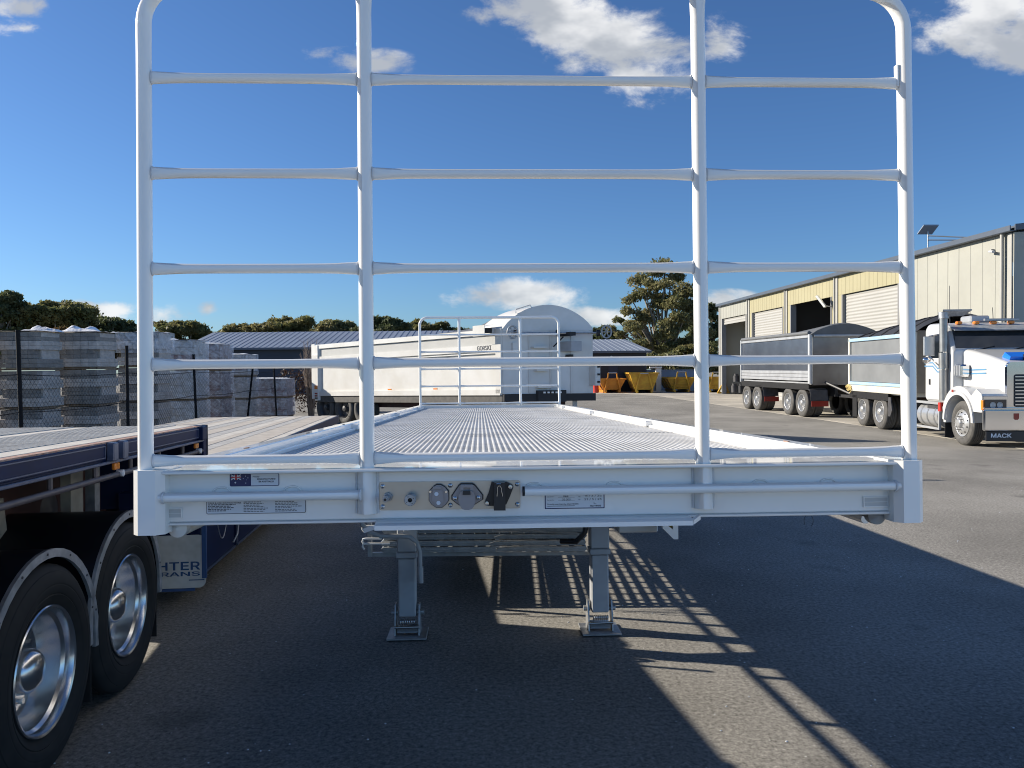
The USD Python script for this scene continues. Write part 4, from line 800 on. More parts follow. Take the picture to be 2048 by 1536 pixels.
for a, b, q in ((.115, .30, .0033), (.325, .80, .0016), (.275, .60, .0016), (.37, .66, .0016), (.345, .50, .001), (.325, .25, .0018)):
    cx, cz = u0 + W_ * a, w0 + H_ * b; st = [(cx + q * (1 if i % 2 == 0 else .5) * math.sin(i * PI / 7), cz + q * (1 if i % 2 == 0 else .5) * math.cos(i * PI / 7)) for i in range(14)]
    m.prism(st, -.0026, -.0022, 'y')
part(s, 'stars', m, 'sticker_white')
m = MB(); text_front(m, 'Proudly', .0042, u0 + W_ * .47, -.0018, w0 + H_ * .70, .0004); text_front(m, 'MANUFACTURED', .0046, u0 + W_ * .555, -.0018, w0 + H_ * .50, .0004, True, W_ * .37); text_front(m, 'IN AUSTRALIA', .0046, u0 + W_ * .585, -.0018, w0 + H_ * .30, .0004, True, W_ * .31)
part(s, 'lettering', m, 'ink')
s, u0, u1, w0, w1 = sticker('instruction_sticker', 420, 614, 1000, 1026, 'ink', 'grey care and use instructions sticker with fine print', .006, .0018)
W_, H_ = u1 - u0, w1 - w0; m = MB(); text_front(m, 'CARE & USE INSTRUCTIONS', .0050, u0 + W_ * .02, -.0018, w0 + H_ * .78, .0004, False, W_ * .33)
rr = np.random.default_rng(9)
for c, (a, nl) in enumerate(((.02, 5), (.375, 7), (.69, 7))):
    for k in range(nl):
        z = w0 + H_ * ((.68 - k * .115) if c == 0 else (.86 - k * .118)); x = u0 + W_ * a; xe = x + W_ * .295 * rr.uniform(.55, 1.0)
        while x < xe: wd = rr.uniform(.004, .011); m.box(x, min(x + wd, xe), -.0021, -.0018, z, z + H_ * (.06 if c == 0 else .045)); x += wd + .0022
part(s, 'fine_print', m, 'ink', kind='stuff')
s, u0, u1, w0, w1 = sticker('service_card', 1087, 1207, 990, 1021, 'sticker_navy', 'white service card with hand written dates under the pipe', .002, .003)
W_, H_ = u1 - u0, w1 - w0; m = MB()
for z, a in ((.76, .04), (.55, .04)):
    text_front(m, 'Last service' if z > .7 else 'Next service', .0026, u0 + W_ * a, -.0018, w0 + H_ * z, .0003)
    m.box(u0 + W_ * .22, u0 + W_ * .50, -.0020, -.0018, w0 + H_ * (z - .03), w0 + H_ * (z - .02)); text_front(m, 'date', .0024, u0 + W_ * .56, -.0018, w0 + H_ * z, .0003)
text_front(m, 'Raul', .0060, u0 + W_ * .31, -.0018, w0 + H_ * .76, .0004); text_front(m, '30 000', .0058, u0 + W_ * .29, -.0018, w0 + H_ * .54, .0004)
text_front(m, '8 / 3 / 25', .0062, u0 + W_ * .68, -.0018, w0 + H_ * .76, .0004, False, W_ * .27); text_front(m, '11 / 5 / 25', .0062, u0 + W_ * .66, -.0018, w0 + H_ * .54, .0004, False, W_ * .29)
text_front(m, 'Proudly serviced by MaxiTRANS', .0044, u0 + W_ * .04, -.0018, w0 + H_ * .26, .0004, False, W_ * .52); text_front(m, 'MaxiTRANS', .0048, u0 + W_ * .76, -.0018, w0 + H_ * .12, .0004, True, W_ * .18)
m.box(u0 + W_ * .04, u0 + W_ * .50, -.0020, -.0018, w0 + H_ * .17, w0 + H_ * .20).box(u0 + W_ * .82, u0 + W_ * .825, -.0021, -.0018, w0 + H_ * .28, w0 + H_ * .42).box(u0 + W_ * .82, u0 + W_ * .86, -.0021, -.0018, w0 + H_ * .28, w0 + H_ * .30)
part(s, 'lettering', m, 'ink')

# chassis, landing legs, running gear
for x in (-.45, .45): part(wt, 'chassis_beam', MB().box(x - .08, x + .08, 4.2, LEN - .1, -.46, -.44).box(x - .012, x + .012, 3.4, LEN - .1, -.439, -.152), 'white_paint')
for k in range(18): part(wt, 'cross_member', MB().box(-1.149, 1.149, .75 + k * .58, .81 + k * .58, -.15, -.0865), 'white_paint')
IT = np.linalg.inv(WT)
def loc(p): return tuple((IT @ np.array([*p, 1.0]))[:3])
def leg(xw, yw, name):
    lg = node(wt, 'landing_leg'); x, y, zg = loc((xw, yw, 0.0)); zt = -.13
    part(lg, 'outer_tube', MB().cbox(x - .066, x + .066, y - .06, y + .06, zg + .585, zt, .008), 'leg_grey')
    part(lg, 'collar', MB().cbox(x - .072, x + .072, y - .066, y + .066, zg + .545, zg + .584, .004), 'leg_grey')
    part(lg, 'inner_tube', MB().cbox(x - .060, x + .060, y - .055, y + .055, zg + .14, zg + .544, .008), 'leg_grey')
    part(lg, 'foot_plate', MB().cbox(x - .135, x + .135, y - .13, y + .13, zg + .004, zg + .018, .003), 'galvanised')
    for s in (-1, 1):
        part(lg, 'foot_bracket', MB().prism([(y - .075, zg + .019), (y + .075, zg + .019), (y + .06, zg + .12), (y + .03, zg + .22), (y - .03, zg + .22), (y - .06, zg + .12)], x + s * .082 - .005, x + s * .082 + .005, 'x'), 'galvanised')
        part(lg, 'pivot_pin', MB().tube((x + s * .065, y, zg + .16), (x + s * .112, y, zg + .16), .02, 12), 'galvanised', 40)
    m = MB(); m.tube((x - .085, y - .07, zg + .075), (x + .085, y - .07, zg + .075), .010, 8)
    for k in range(7): m.path([(x - .045 + k * .015 + .004 * math.sin(a), y - .055 + .017 * math.cos(a), zg + .105 + .017 * math.sin(a)) for a in np.linspace(0, 2 * PI, 9)], .004, 5)
    m.box(x - .07, x + .07, y - .05, y + .05, zg + .03, zg + .06)
    part(lg, 'return_spring', m, 'bolt_steel', 50)
    return x, y, zg
xa_, ya_, za_ = leg(-.735, 5.30, 'a'); xb_, yb_, zb_ = leg(.600, 5.36, 'b')
part(wt, 'leg_brace', MB().cbox(xa_ + .067, xb_ - .067, ya_ - .03, ya_ + .03, za_ + .76, za_ + .83, .005), 'leg_grey')
part(wt, 'leg_gearbox', MB().cbox(xa_ - .02, xa_ + .02, ya_ - .085, ya_ - .061, za_ + .73, za_ + .82, .004).cbox(xb_ - .03, xb_ + .05, ya_ - .085, ya_ - .061, za_ + .86, za_ + .95, .004), 'leg_grey')
for s, x in ((1, xa_), (-1, xb_)): part(wt, 'leg_stay', MB().bar((x + s * .07, ya_, za_ + .80), (x + s * .30, ya_ + .05, za_ + 1.08), .05, .03), 'leg_grey')
# crank handle: loops round and hangs beside the left leg
cr_ = [(xa_ - .30, ya_ - .12, za_ + 1.0), (xa_ - .305, ya_ - .12, za_ + .86), (xa_ - .29, ya_ - .12, za_ + .79), (xa_ - .24, ya_ - .12, za_ + .735), (xa_ - .17, ya_ - .12, za_ + .712), (xa_ - .02, ya_ - .12, za_ + .708), (xa_ + .03, ya_ - .12, za_ + .70), (xa_ + .075, ya_ - .12, za_ + .665), (xa_ + .095, ya_ - .12, za_ + .60), (xa_ + .098, ya_ - .12, za_ + .40)]
part(wt, 'crank_handle', MB().path(cr_, .0155, 12).tube((xa_ + .098, ya_ - .12, za_ + .39), (xa_ + .098, ya_ - .12, za_ + .50), .020, 12), 'leg_grey', 50)
# air hose loops behind the right leg
part(wt, 'air_hose', MB().path([(xb_ - .09, ya_ + .02, za_ + 1.0), (xb_ - .08, ya_ - .02, za_ + .85), (xb_ - .10, ya_ - .03, za_ + .70), (xb_ - .16, ya_ - .02, za_ + .63), (xb_ - .26, ya_ + .05, za_ + .62)], .02, 10), 'black_plastic', 60)
# light box and step bracket at the right
part(wt, 'tool_box', MB().cbox(xb_ + .12, xb_ + .40, ya_ - .1, ya_ + .5, za_ + .70, za_ + 1.0, .01), 'white_deck', label='pale box under the deck right of the right landing leg')
br = part(wt, 'step_bracket', MB().prism([(xb_ + .395, za_ + .99), (xb_ + .41, za_ + .99), (xb_ + .41, za_ + .79), (xb_ + .465, za_ + .745), (xb_ + .465, za_ + .99), (xb_ + .50, za_ + .99), (xb_ + .50, za_ + .68), (xb_ + .47, za_ + .68), (xb_ + .395, za_ + .755)], ya_ - .25, ya_ - .2, 'y'), 'white_paint')
part(br, 'yellow_insert', MB().prism([(xb_ + .411, za_ + .788), (xb_ + .464, za_ + .743), (xb_ + .464, za_ + .80), (xb_ + .411, za_ + .845)], ya_ - .21, ya_ - .19, 'y'), 'yellow_tape')
for y in (7.2, 8.45, 9.7):
    part(wt, 'axle', MB().tube((-1.0, y, -.83 + y * .0305 - .2), (1.0, y, -.83 + y * .0305 - .2), .06, 12), 'chassis_grey', 40)
    for s in (-1, 1): wheel(wt, (s * 1.2, y, -1.533 + .505 + y * .0305), s)

# ------------------------------------------------------------------ flat mesh gates slung under the deck
GZ = [.40, .4456, .4912, .5368, .5824]
GX = [-1.045, -1.052, -1.04, -1.047, -1.05]; proto = None
def gate_meshes(p, w, l, nx_, ny_):
    part(p, 'frame', MB().box(0, w, -.012, .012, -.02, .02).tube((0, 0, 0), (w, 0, 0), .015, 8).tube((0, l, 0), (w, l, 0), .015, 8).tube((0, 0, 0), (0, l, 0), .015, 8).tube((w, 0, 0), (w, l, 0), .015, 8), 'gate_grey', 40)
    for k in range(1, nx_): x = w * k / nx_; part(p, 'bar', MB().box(x - .019, x + .019, .015, l - .015, -.004, .004), 'gate_grey')
    for a, b in ((.02, .24), (.33, .48), (.57, .68)): part(p, 'plate', MB().box(w * a * .8, w * b * .8, .02, l - .02, .006, .009), 'gate_grey')  # plates out of view, placed to darken the left part of the shadow
    for k in range(1, ny_): y = l * k / ny_; part(p, 'cross_rod', MB().tube((.01, y, .0), (w - .01, y, .0), .015, 6), 'gate_grey')
gl = ['lowest of the dark mesh gates slung flat under the white trailer', 'second lowest dark mesh gate under the white trailer', 'middle dark mesh gate of the stack under the white trailer', 'second highest dark mesh gate under the white trailer', 'highest of the dark mesh gates slung under the white trailer']
for k in range(5):
    M = T(GX[k], 6.12 + .0264 * k, GZ[k], (.003, -.004, .005, .0, -.003)[k]); g_ = thing('mesh_gate', gl[k], 'gate', M, 'mesh gates slung flat under the white trailer')
    if proto is None: proto = g_; gate_meshes(g_, 1.62, 1.85, 16, 11)
    else:
        for ch in list(stage.GetPrimAtPath(proto).GetChildren()):
            if ch.IsA(UsdGeom.Mesh) and not ch.GetName().startswith('plate'):
                q = UsdGeom.Mesh.Define(stage, g_ + '/' + ch.GetName()); q.GetPrim().GetReferences().AddInternalReference(ch.GetPath())
rk = thing('gate_rack', 'dark steel hanging rack that carries the mesh gates under the trailer', 'rack', T(0, 0, 0))
for y in (6.1, 7.7):
    for x in (-1.16, .62): part(rk, 'hanger', MB().box(x, x + .03, y, y + .04, .35, 1.22), 'gate_grey')
    part(rk, 'crossbar', MB().box(-1.16, .65, y + .045, y + .085, .34, .37), 'gate_grey')
for k, (z, ln) in enumerate(((.46, .10), (.50, .06), (.60, .12))):
    pth = single('strap_hook', MB().path([(-1.17, 6.02, z - .03), (-1.185, 6.02, z - .01), (-1.18, 6.02, z + .012), (-1.15, 6.02, z + .014), (-1.13 + ln * 1.6, 6.02, z + .012)], .0085, 8), 'white_paint', ('lowest', 'middle', 'upper')[k] + ' white hook sticking out left of the mesh gate stack', 'hook', 'white hooks on the gate stack', smooth=60)
m = MB()
for k, (z, a) in enumerate(((.575, .0), (.51, .02), (.46, -.02), (.415, .03))):
    m.path([(.50, 6.05, z - .03), (-.10 + a, 6.03, z - .02), (-.16 + a, 6.02, z - .01), (-.165 + a, 6.02, z + .01), (-.12 + a, 6.02, z + .022), (.15, 6.03, z + .03), (.50, 6.05, z + .015)], .004, 6)
single('wire_loops', m, 'galvanised', 'looped wire ties hanging over the front of the gate stack', 'wire', smooth=60)

# ================================================================== NAVY TRAILER AT THE LEFT (rear part) AND THE ONE BEHIND IT
AT = frame((-2.42, 6.0, 1.42), (-.113, 1, -.025))
at_ = thing('navy_trailer', 'worn navy flat deck trailer on the left with twin wheels and black mudguards', 'trailer', AT)
AL = -9.5
planks = [(.0, .055, 'worn_rust', .0), (.057, .19, 'deck_cream', .002)]
x = .193
while x < 2.3:
    mat, w = (('deck_grey', .155) if round((x - .193) / .158) % 5 != 4 else ('deck_cream', .13)); planks.append((x, x + w - .004, mat, 0.0)); x += w
planks.append((2.32, 2.5, 'deck_cream', .002))
for a, b, mat, dz in planks:
    m = MB().box(-b, -a, AL, -.002, -.045, -.004 + dz)
    if mat == 'deck_grey':
        for q in range(4): xx0 = -b + .016 + q * (b - a) / 4; m.box(xx0, xx0 + .016, AL, -.002, -.004, .002)
    part(at_, 'deck_plank', m, mat)
def panel(y0, y1):
    part(at_, 'side_panel', MB().cbox(.0, .014, y0, y1, -.098, -.012, .004), 'navy_paint')
    part(at_, 'panel_beading', MB().bar((.017, y0 + .02, -.024), (.017, y1 - .02, -.024), .004, .005).bar((.017, y0 + .02, -.086), (.017, y1 - .02, -.086), .004, .005).bar((.017, y1 - .02, -.024), (.017, y1 - .02, -.086), .004, .005).bar((.017, y0 + .02, -.024), (.017, y0 + .02, -.086), .004, .005), 'navy_trim')
part(at_, 'side_rail', MB().box(-.05, -.001, AL, -.03, -.13, -.046), 'navy_paint')
for y0, y1 in ((-1.58, -.14), (-4.6, -1.86), (-7.6, -4.8)): panel(y0, y1)
part(at_, 'rail_lip', MB().cbox(-.02, .02, AL, -.03, -.125, -.108, .003), 'navy_trim')
for yc in (-1.66, -1.80, -.07, -.115): part(at_, 'stake_pocket', MB().cbox(.0, .045, yc - .032, yc + .032, -.11, -.008, .006), 'navy_trim' if yc < -1 else 'navy_paint')
part(at_, 'tie_rail', MB().tube((.005, AL, -.195), (.005, -.05, -.195), .0165, 12), 'pipe_brown', 40)
for k in range(12): y = -.50 - k * .49; part(at_, 'rail_post', MB().tube((.0, y, -.19), (.0, y, -.12), .013, 8), 'pipe_brown', 40)
part(at_, 'end_beam', MB().box(-2.5, -.07, .001, .05, -.12, -.006), 'chassis_grey')
part(at_, 'end_post', MB().cbox(-.06, .02, -.045, .04, -.40, -.002, .005), 'navy_paint'); part(at_, 'end_post', MB().cbox(-.02, .026, .041, .06, -.42, .0, .003), 'chassis_grey')
for y in (-1.72, -.20):
    part(at_, 'side_marker', MB().cbox(.0, .02, y - .035, y + .035, -.165, -.127, .004), 'amber'); part(at_, 'round_lamp', MB().tube((-.005, y + .055, -.19), (.03, y + .055, -.19), .02, 14), 'white_lens', 40)
part(at_, 'chassis', MB().box(-.85, -.72, AL, -.1, -.62, -.14).box(-1.8, -1.67, AL, -.1, -.62, -.14), 'chassis_red')
for k in range(14): part(at_, 'cross_member', MB().box(-2.45, -.052, AL + .3 + k * .68, AL + .38 + k * .68, -.135, -.047), 'chassis_red')
for i, (y, wz) in enumerate(((-1.52, -.975), (-2.50, -1.0), (-3.50, -1.025))):
    wheel(at_, (-.005, y, wz), 1, 'deep', k=.95, label=('second', 'first', 'hidden')[i] + ' polished wheel from the front of the picture' if i < 2 else None)
    wheel(at_, (-2.495, y, wz), -1, 'deep', k=.95)
    part(at_, 'axle', MB().tube((-2.2, y, wz), (-.3, y, wz), .07, 12), 'chassis_grey', 40)
    a = np.linspace(-.12, PI + .12, 25); Ro, Ri = .545, .533
    A = [(y + Ro * math.cos(t_), wz + Ro * math.sin(t_)) for t_ in a]; B = [(y + Ri * math.cos(t_), wz + Ri * math.sin(t_)) for t_ in a[::-1]]
    gd = part(at_, 'mudguard', MB().prism(A + B, -.66, -.012, 'x'), 'guard_black', 40)
    A = [(y + .548 * math.cos(t_), wz + .548 * math.sin(t_)) for t_ in a]; B = [(y + .508 * math.cos(t_), wz + .508 * math.sin(t_)) for t_ in a[::-1]]
    part(gd, 'edge_trim', MB().prism(A + B, -.011, .006, 'x'), 'guard_trim', 40)
    for t_ in np.linspace(.25, PI - .25, 7): part(gd, 'rivet', MB().tube((.006, y + .528 * math.cos(t_), wz + .528 * math.sin(t_)), (.009, y + .528 * math.cos(t_), wz + .528 * math.sin(t_)), .006, 8), 'chassis_grey')
    yf = y + .484
    part(gd, 'mud_flap', MB().box(-.66, -.012, yf, yf + .01, wz - .34, wz + .01), 'rubber')
part(at_, 'air_tank', MB().rev([(0, 0), (0.02, .12), (.05, .15), (.75, .15), (.78, .12), (.8, 0)], (-1.5, -.9, -.5), 'x', 20), 'chassis_grey', 40)
part(at_, 'hanger_plate', MB().prism([(-1.98, -.30), (-1.78, -.30), (-1.70, -.72), (-1.93, -.72)], -.62, -.55, 'x'), 'hanger_beige', label='beige suspension hanger plate under the deck')
for y, w in ((-1.15, .17), (-.85, .08)): part(at_, 'hanger_plate', MB().box(-.5, -.44, y - w / 2, y + w / 2, -.74, -.2), 'hanger_beige' if w > .1 else 'galvanised')
part(at_, 'side_or_shade_box', MB().cbox(-2.49, -2.1, -1.0, -.42, -1.1, -.14, .01), 'navy_paint')  # out of view on the far side, blocks sun passing under the deck
part(at_, 'spring_pack', MB().bar((-.5, -3.2, -.72), (-.5, -.9, -.66), .09, .10), 'chassis_grey')
part(at_, 'rear_flap', MB().prism(rrect(-.75, .10, -1.19, -.80, .05), -.31, -.30, 'y'), 'flap_white', label='white rear mud flap with blue edge and lettering')
fl = at_ + '/rear_flap'
m = MB(); text_front(m, 'FREIGHTER', .058, -.60, -.3105, -1.055, .0008, True, .66); text_front(m, 'MAXITRANS', .03, -.58, -.3105, -1.10, .0008, True, .64); m.box(-.02, .09, -.312, -.3105, -1.135, -1.128)
part(fl, 'lettering', m, 'flap_blue')
part(fl, 'emblem', MB().prism([(-.36, -.98), (-.25, -.98), (-.28, -.87), (-.25, -.87), (-.25, -.845), (-.36, -.845)], -.3118, -.3105, 'y'), 'flap_blue')
part(fl, 'edge_strip', MB().box(.075, .105, -.316, -.29, -1.12, -.55).box(-.75, .02, -.3125, -.298, -1.212, -1.192), 'flap_blue')

BT = frame((-2.46, 6.12, 1.06), (-.105, 1, -.012))
bt = thing('drop_deck_trailer', 'tan timber decked trailer with navy side boxes behind the navy trailer', 'trailer', BT)
BL = 8.7; x = 0.0; k = 0
while x < 2.46:
    w = (.12, .17, .17, .15)[k % 4]; mat = 'deck_cream' if k in (0, 5, 10) else ('deck_tan' if k % 3 else 'deck_grey')
    part(bt, 'deck_plank', MB().box(-min(x + w, 2.5) + .004, -x, .0, BL, -.05, (-.004, .0, -.006)[k % 3]), mat); x += w; k += 1
part(bt, 'side_rail', MB().cbox(.001, .03, .0, BL, -.14, -.008, .004), 'navy_paint')
part(bt, 'end_rail', MB().cbox(-2.5, .03, BL + .001, BL + .06, -.14, -.004, .004), 'pipe_brown')
for y0, y1 in ((-.1, .95), (1.0, 2.1), (2.15, 3.6)):
    b_ = part(bt, 'side_or_shade_box', MB().cbox(-.62, -.01, y0, y1, -.83, -.16, .01), 'navy_paint'); part(b_, 'box_trim', MB().bar((.0, y0 + .01, -.82), (.0, y1 - .01, -.82), .012, .014).bar((.0, y0 + .012, -.82), (.0, y0 + .012, -.2), .012, .012), 'navy_trim')
part(bt, 'front_or_shade_wall', MB().cbox(-2.5, -.02, -.02, .03, -.3, .345, .005), 'navy_paint')  # unseen behind the navy trailer, placed to close a sunlit gap
part(bt, 'latch', MB().cbox(.0, .03, .48, .60, -.50, -.45, .005), 'brass'); part(bt, 'latch_chain', MB().path([(.012, .3 + .34 * t_, -.47 - .18 * math.sin(PI * t_)) for t_ in np.linspace(0, 1, 12)], .004, 5), 'galvanised')
part(bt, 'handle', MB().path([(.012, .95, -.45), (.03, .95, -.60), (.03, .9, -.70), (.012, .82, -.76)], .008, 6), 'galvanised', 60)
part(bt, 'chassis', MB().box(-.9, -.75, .0, BL - .1, -.45, -.051).box(-1.75, -1.6, .0, BL - .1, -.45, -.051), 'chassis_red')
for y in (5.3, 6.4, 7.5):
    for s, x in ((1, -.05), (-1, -2.45)): wheel(bt, (x, y, -1.06 + .42 + y * .012), s, R=.42)
for y0, y1 in ((-.1, 1.2), (1.25, 2.6), (2.65, 4.2)): part(bt, 'side_or_shade_box', MB().cbox(-2.49, -1.9, y0, y1, -.86, -.16, .01), 'navy_paint')  # far side boxes out of view, placed to keep the ground below dark

# ================================================================== GRAIN TIPPER TRAILER IN THE MIDDLE
FL, FR, RL = np.array([-.27, 20.3]), np.array([2.12, 20.55]), np.array([-6.75, 26.6])
gt = thing('grain_tipper', 'white grain tipper trailer with arched front end beyond the flat deck', 'trailer', T(0, 0, 0))
def gp(u, v, z):
    """u across the front (0 left, 1 right), v along the body (0 front, 1 rear), z as at the front"""
    p = FL + (FR - FL) * u + (RL - FL) * v; return (p[0], p[1], z - .20 * v)
def slab(mb, u0, u1, v0, v1, z0, z1):
    V = [gp(u, v, z) for u in (u0, u1) for v in (v0, v1) for z in (z0, z1)]
    return mb.add(V, [(0, 1, 3, 2), (4, 6, 7, 5), (0, 4, 5, 1), (2, 3, 7, 6), (0, 2, 6, 4), (1, 5, 7, 3)])
ZB, ZT = 1.17, 2.86
part(gt, 'body', slab(MB(), .02, .98, .002, .995, ZB, ZT), 'white_body')
part(gt, 'top_rail', slab(MB(), -.02, .018, .03, 1.0, ZT - .12, ZT + .02), 'white_body')
part(gt, 'side_band', slab(MB(), .008, .0195, .02, .98, 2.47, 2.735), 'grey_band')
part(gt, 'mid_rail', slab(MB(), -.015, .0185, .02, .985, 2.30, 2.468), 'white_body')
part(gt, 'mid_rail', slab(MB(), -.008, .0185, .02, .985, 2.235, 2.262), 'white_body')
part(gt, 'lower_rail', slab(MB(), -.02, .0185, .0, 1.0, ZB - .05, ZB + .10), 'white_body')
part(gt, 'rear_frame', slab(MB(), -.03, 1.0, .997, 1.02, ZB - .15, ZT + .05), 'white_body')
part(gt, 'rear_corner', slab(MB(), -.035, .02, .975, .9965, ZB - .2, ZT), 'white_body')
part(gt, 'corner_post', slab(MB(), -.02, .03, -.004, .018, ZB, ZT + .02), 'white_body')
# arched front wall, seams
n_ = 21; us = np.linspace(0, 1, n_); top = [ZT + .02 + .62 * (1 - (2 * u - 1) ** 2) ** .85 for u in us]
m = MB(); A0 = [gp(u, -.006, ZT - .05) for u in us]; A1 = [gp(u, -.006, z) for u, z in zip(us, top)]; m.strip(A0, A1)
B1 = [gp(u, .09, ZT + (z - ZT) * .93) for u, z in zip(us, top)]; m.strip(A1, B1)
part(gt, 'arch_end', m, 'white_body', 50)
m = MB(); prevr = B1
for v_, s_ in ((.16, .35), (.4, .10), (.98, .04)):
    cur = [gp(u, v_, ZT + (z - ZT) * s_) for u, z in zip(us, top)]; m.strip(prevr, cur); prevr = cur
part(gt, 'roof_tarp', m, 'tarp_grey', 50)
part(gt, 'front_or_shade_wall', slab(MB(), .0, 1.0, -.006, .0015, ZB - .02, ZT - .055), 'white_body')
for u in (.28, .52, .75): part(gt, 'front_seam', slab(MB(), u - .004, u + .004, -.0085, -.0062, ZB, ZT - .06), 'white_body')
for u, z, w in ((.38, 2.35, .15), (.40, 1.75, .13), (.42, 1.3, .14), (.41, 2.05, .1)): part(gt, 'front_step', slab(MB(), u - w / 2, u + w / 2, -.02, -.0062, z, z + .045), 'white_body')
part(gt, 'front_vent', slab(MB(), .09, .15, -.014, -.0062, 2.28, 2.5), 'white_body')
part(gt, 'winder_rod', MB().tube(gp(.02, -.03, ZT - .12), gp(1.0, -.03, ZT - .12), .03, 10), 'galvanised', 40)
for u in (.06, .53, .98): part(gt, 'rod_bearing', MB().tube(gp(u - .01, -.03, ZT - .12), gp(u + .025, -.03, ZT - .12), .085, 12), 'black_satin', 40)
for u, z in ((.0, ZT - .10), (1.035, ZT - .10)):
    c = gp(u, -.045, z); m = MB().path([(c[0] + .13 * math.cos(a), c[1], c[2] + .16 * math.sin(a)) for a in np.linspace(0, 2 * PI, 19)], .022, 6)
    for k in range(3): a = k * PI / 3; m.tube((c[0] - .13 * math.cos(a), c[1], c[2] - .16 * math.sin(a)), (c[0] + .13 * math.cos(a), c[1], c[2] + .16 * math.sin(a)), .014, 6)
    part(gt, 'hand_wheel', m, 'galvanised' if u < .5 else 'gate_grey', 60)
part(gt, 'side_ladder_box', slab(MB(), -.16, -.155, .01, .06, ZT - .16, ZT + .12).add([gp(*q) for q in ((-.155, .01, ZT + .08), (-.02, .01, ZT + .14), (-.02, .06, ZT + .14), (-.155, .06, ZT + .08))], [(0, 1, 2, 3)]), 'white_body')
part(gt, 'side_grille', slab(MB(), -.14, -.025, .03, .035, ZT - .08, ZT + .05), 'black_satin')
m = MB(); P_ = [gp(.16, -.0, ZT + .42), gp(.16, -.0, ZT + .52), gp(.32, -.0, ZT + .64), gp(.34, 0, ZT + .54)]; m.path(P_, .02, 6); part(gt, 'roof_handrail', m, 'white_body')
part(gt, 'control_box', slab(MB(), .63, .745, -.05, -.0062, 2.26, 2.52), 'leg_grey'); part(gt, 'control_box', slab(MB(), .69, .71, -.03, -.0062, 2.08, 2.18), 'black_satin')
part(gt, 'work_lamp', slab(MB(), .62, .68, -.05, -.0062, 2.66, 2.76), 'black_satin'); part(gt, 'lamp_arm', MB().tube(gp(.6, -.03, 2.64), gp(.49, -.03, 2.38), .02, 6), 'black_satin')
part(gt, 'side_hinge', slab(MB(), .955, 1.01, -.03, -.0062, 1.35, 2.05), 'white_body')
for z in (1.42, 1.62, 1.82, 1.95): part(gt, 'hinge_bolt', slab(MB(), .975, .99, -.036, -.0302, z, z + .05), 'black_satin')
part(gt, 'front_skirt', slab(MB(), .0, 1.02, -.01, -.002, ZB - .22, ZB - .021), 'black_satin')
part(gt, 'tow_plate', slab(MB(), .35, .66, -.02, -.0102, ZB - .24, ZB + .07), 'black_satin')
for k in range(5): part(gt, 'front_lamp', slab(MB(), .40 + k * .045, .418 + k * .045, -.024, -.0202, ZB - .01, ZB + .03), 'white_lens')
part(gt, 'side_skirt', slab(MB(), .0, .01, .0, .985, ZB - .26, ZB - .051), 'rubber_dusty')
part(gt, 'under_frame', slab(MB(), .15, .85, .05, .95, .75, ZB - .021), 'chassis_red')
for v_ in (.28, .52, .66): part(gt, 'side_marker', slab(MB(), -.03, -.021, v_, v_ + .018, ZB + .12, ZB + .16), 'amber')
for z in (1.36, ): part(gt, 'rear_lamp', slab(MB(), -.045, -.036, .977, .995, z, z + .12), 'amber')
for z in (1.1, 1.18, 1.26): part(gt, 'rear_lamp', slab(MB(), -.045, -.036, .978, .993, z - .08, z - .03), 'red_lens' if z > 1.15 else 'black_satin')
# wheels
dirv = (RL - FL) / np.linalg.norm(RL - FL); side_n = np.array([-dirv[1], dirv[0]])
if side_n @ (FR - FL) > 0: side_n = -side_n
for v_ in (.955, .83, .705):
    c = FL + (RL - FL) * v_; M = np.eye(4); M[:2, 0] = -side_n; M[:2, 1] = [side_n[1], -side_n[0]]; M[0, 3], M[1, 3], M[2, 3] = c[0] - side_n[0] * .05, c[1] - side_n[1] * .05, .53
    if np.linalg.det(M[:3, :3]) < 0: M[:2, 1] *= -1
    w_ = node(gt, 'wheel', M)
    part(w_, 'tyre', MB().rev(tyre_profile(.53), sgn=-1, n=40), 'rubber_dusty', 35)
    part(w_, 'rim', MB().rev([(-0.02, .305), (0.004, .307), (0.009, .302), (-.02, .285), (-.10, .26), (-.11, .1), (-.02, .09), (0.0, 0)], sgn=-1, n=36), 'chassis_grey', 30)
part(gt, 'landing_leg', MB().bar(gp(.1, .03, 0.2), gp(.1, .03, 1.1), .12).bar(gp(.9, .03, 0.2), gp(.9, .03, 1.1), .12), 'galvanised')
v_, f_ = text('GORSKI', .12, .004, False); wd = v_[:, 0].max(); 
P0 = np.array(gp(-.0165, .098, 2.335)); P1 = np.array(gp(-.0165, .022, 2.335)); ax = (P1 - P0) / np.linalg.norm(P1 - P0)
out_n = np.array([side_n[0], side_n[1], 0]); sc_ = .8 * np.linalg.norm(P1 - P0) / wd
V = P0 + np.outer(v_[:, 0] * sc_, ax) + np.outer(v_[:, 1] * 1.0, [0, 0, 1]) + np.outer(v_[:, 2], out_n)
part(gt, 'lettering', MB().add(V, f_), 'ink')

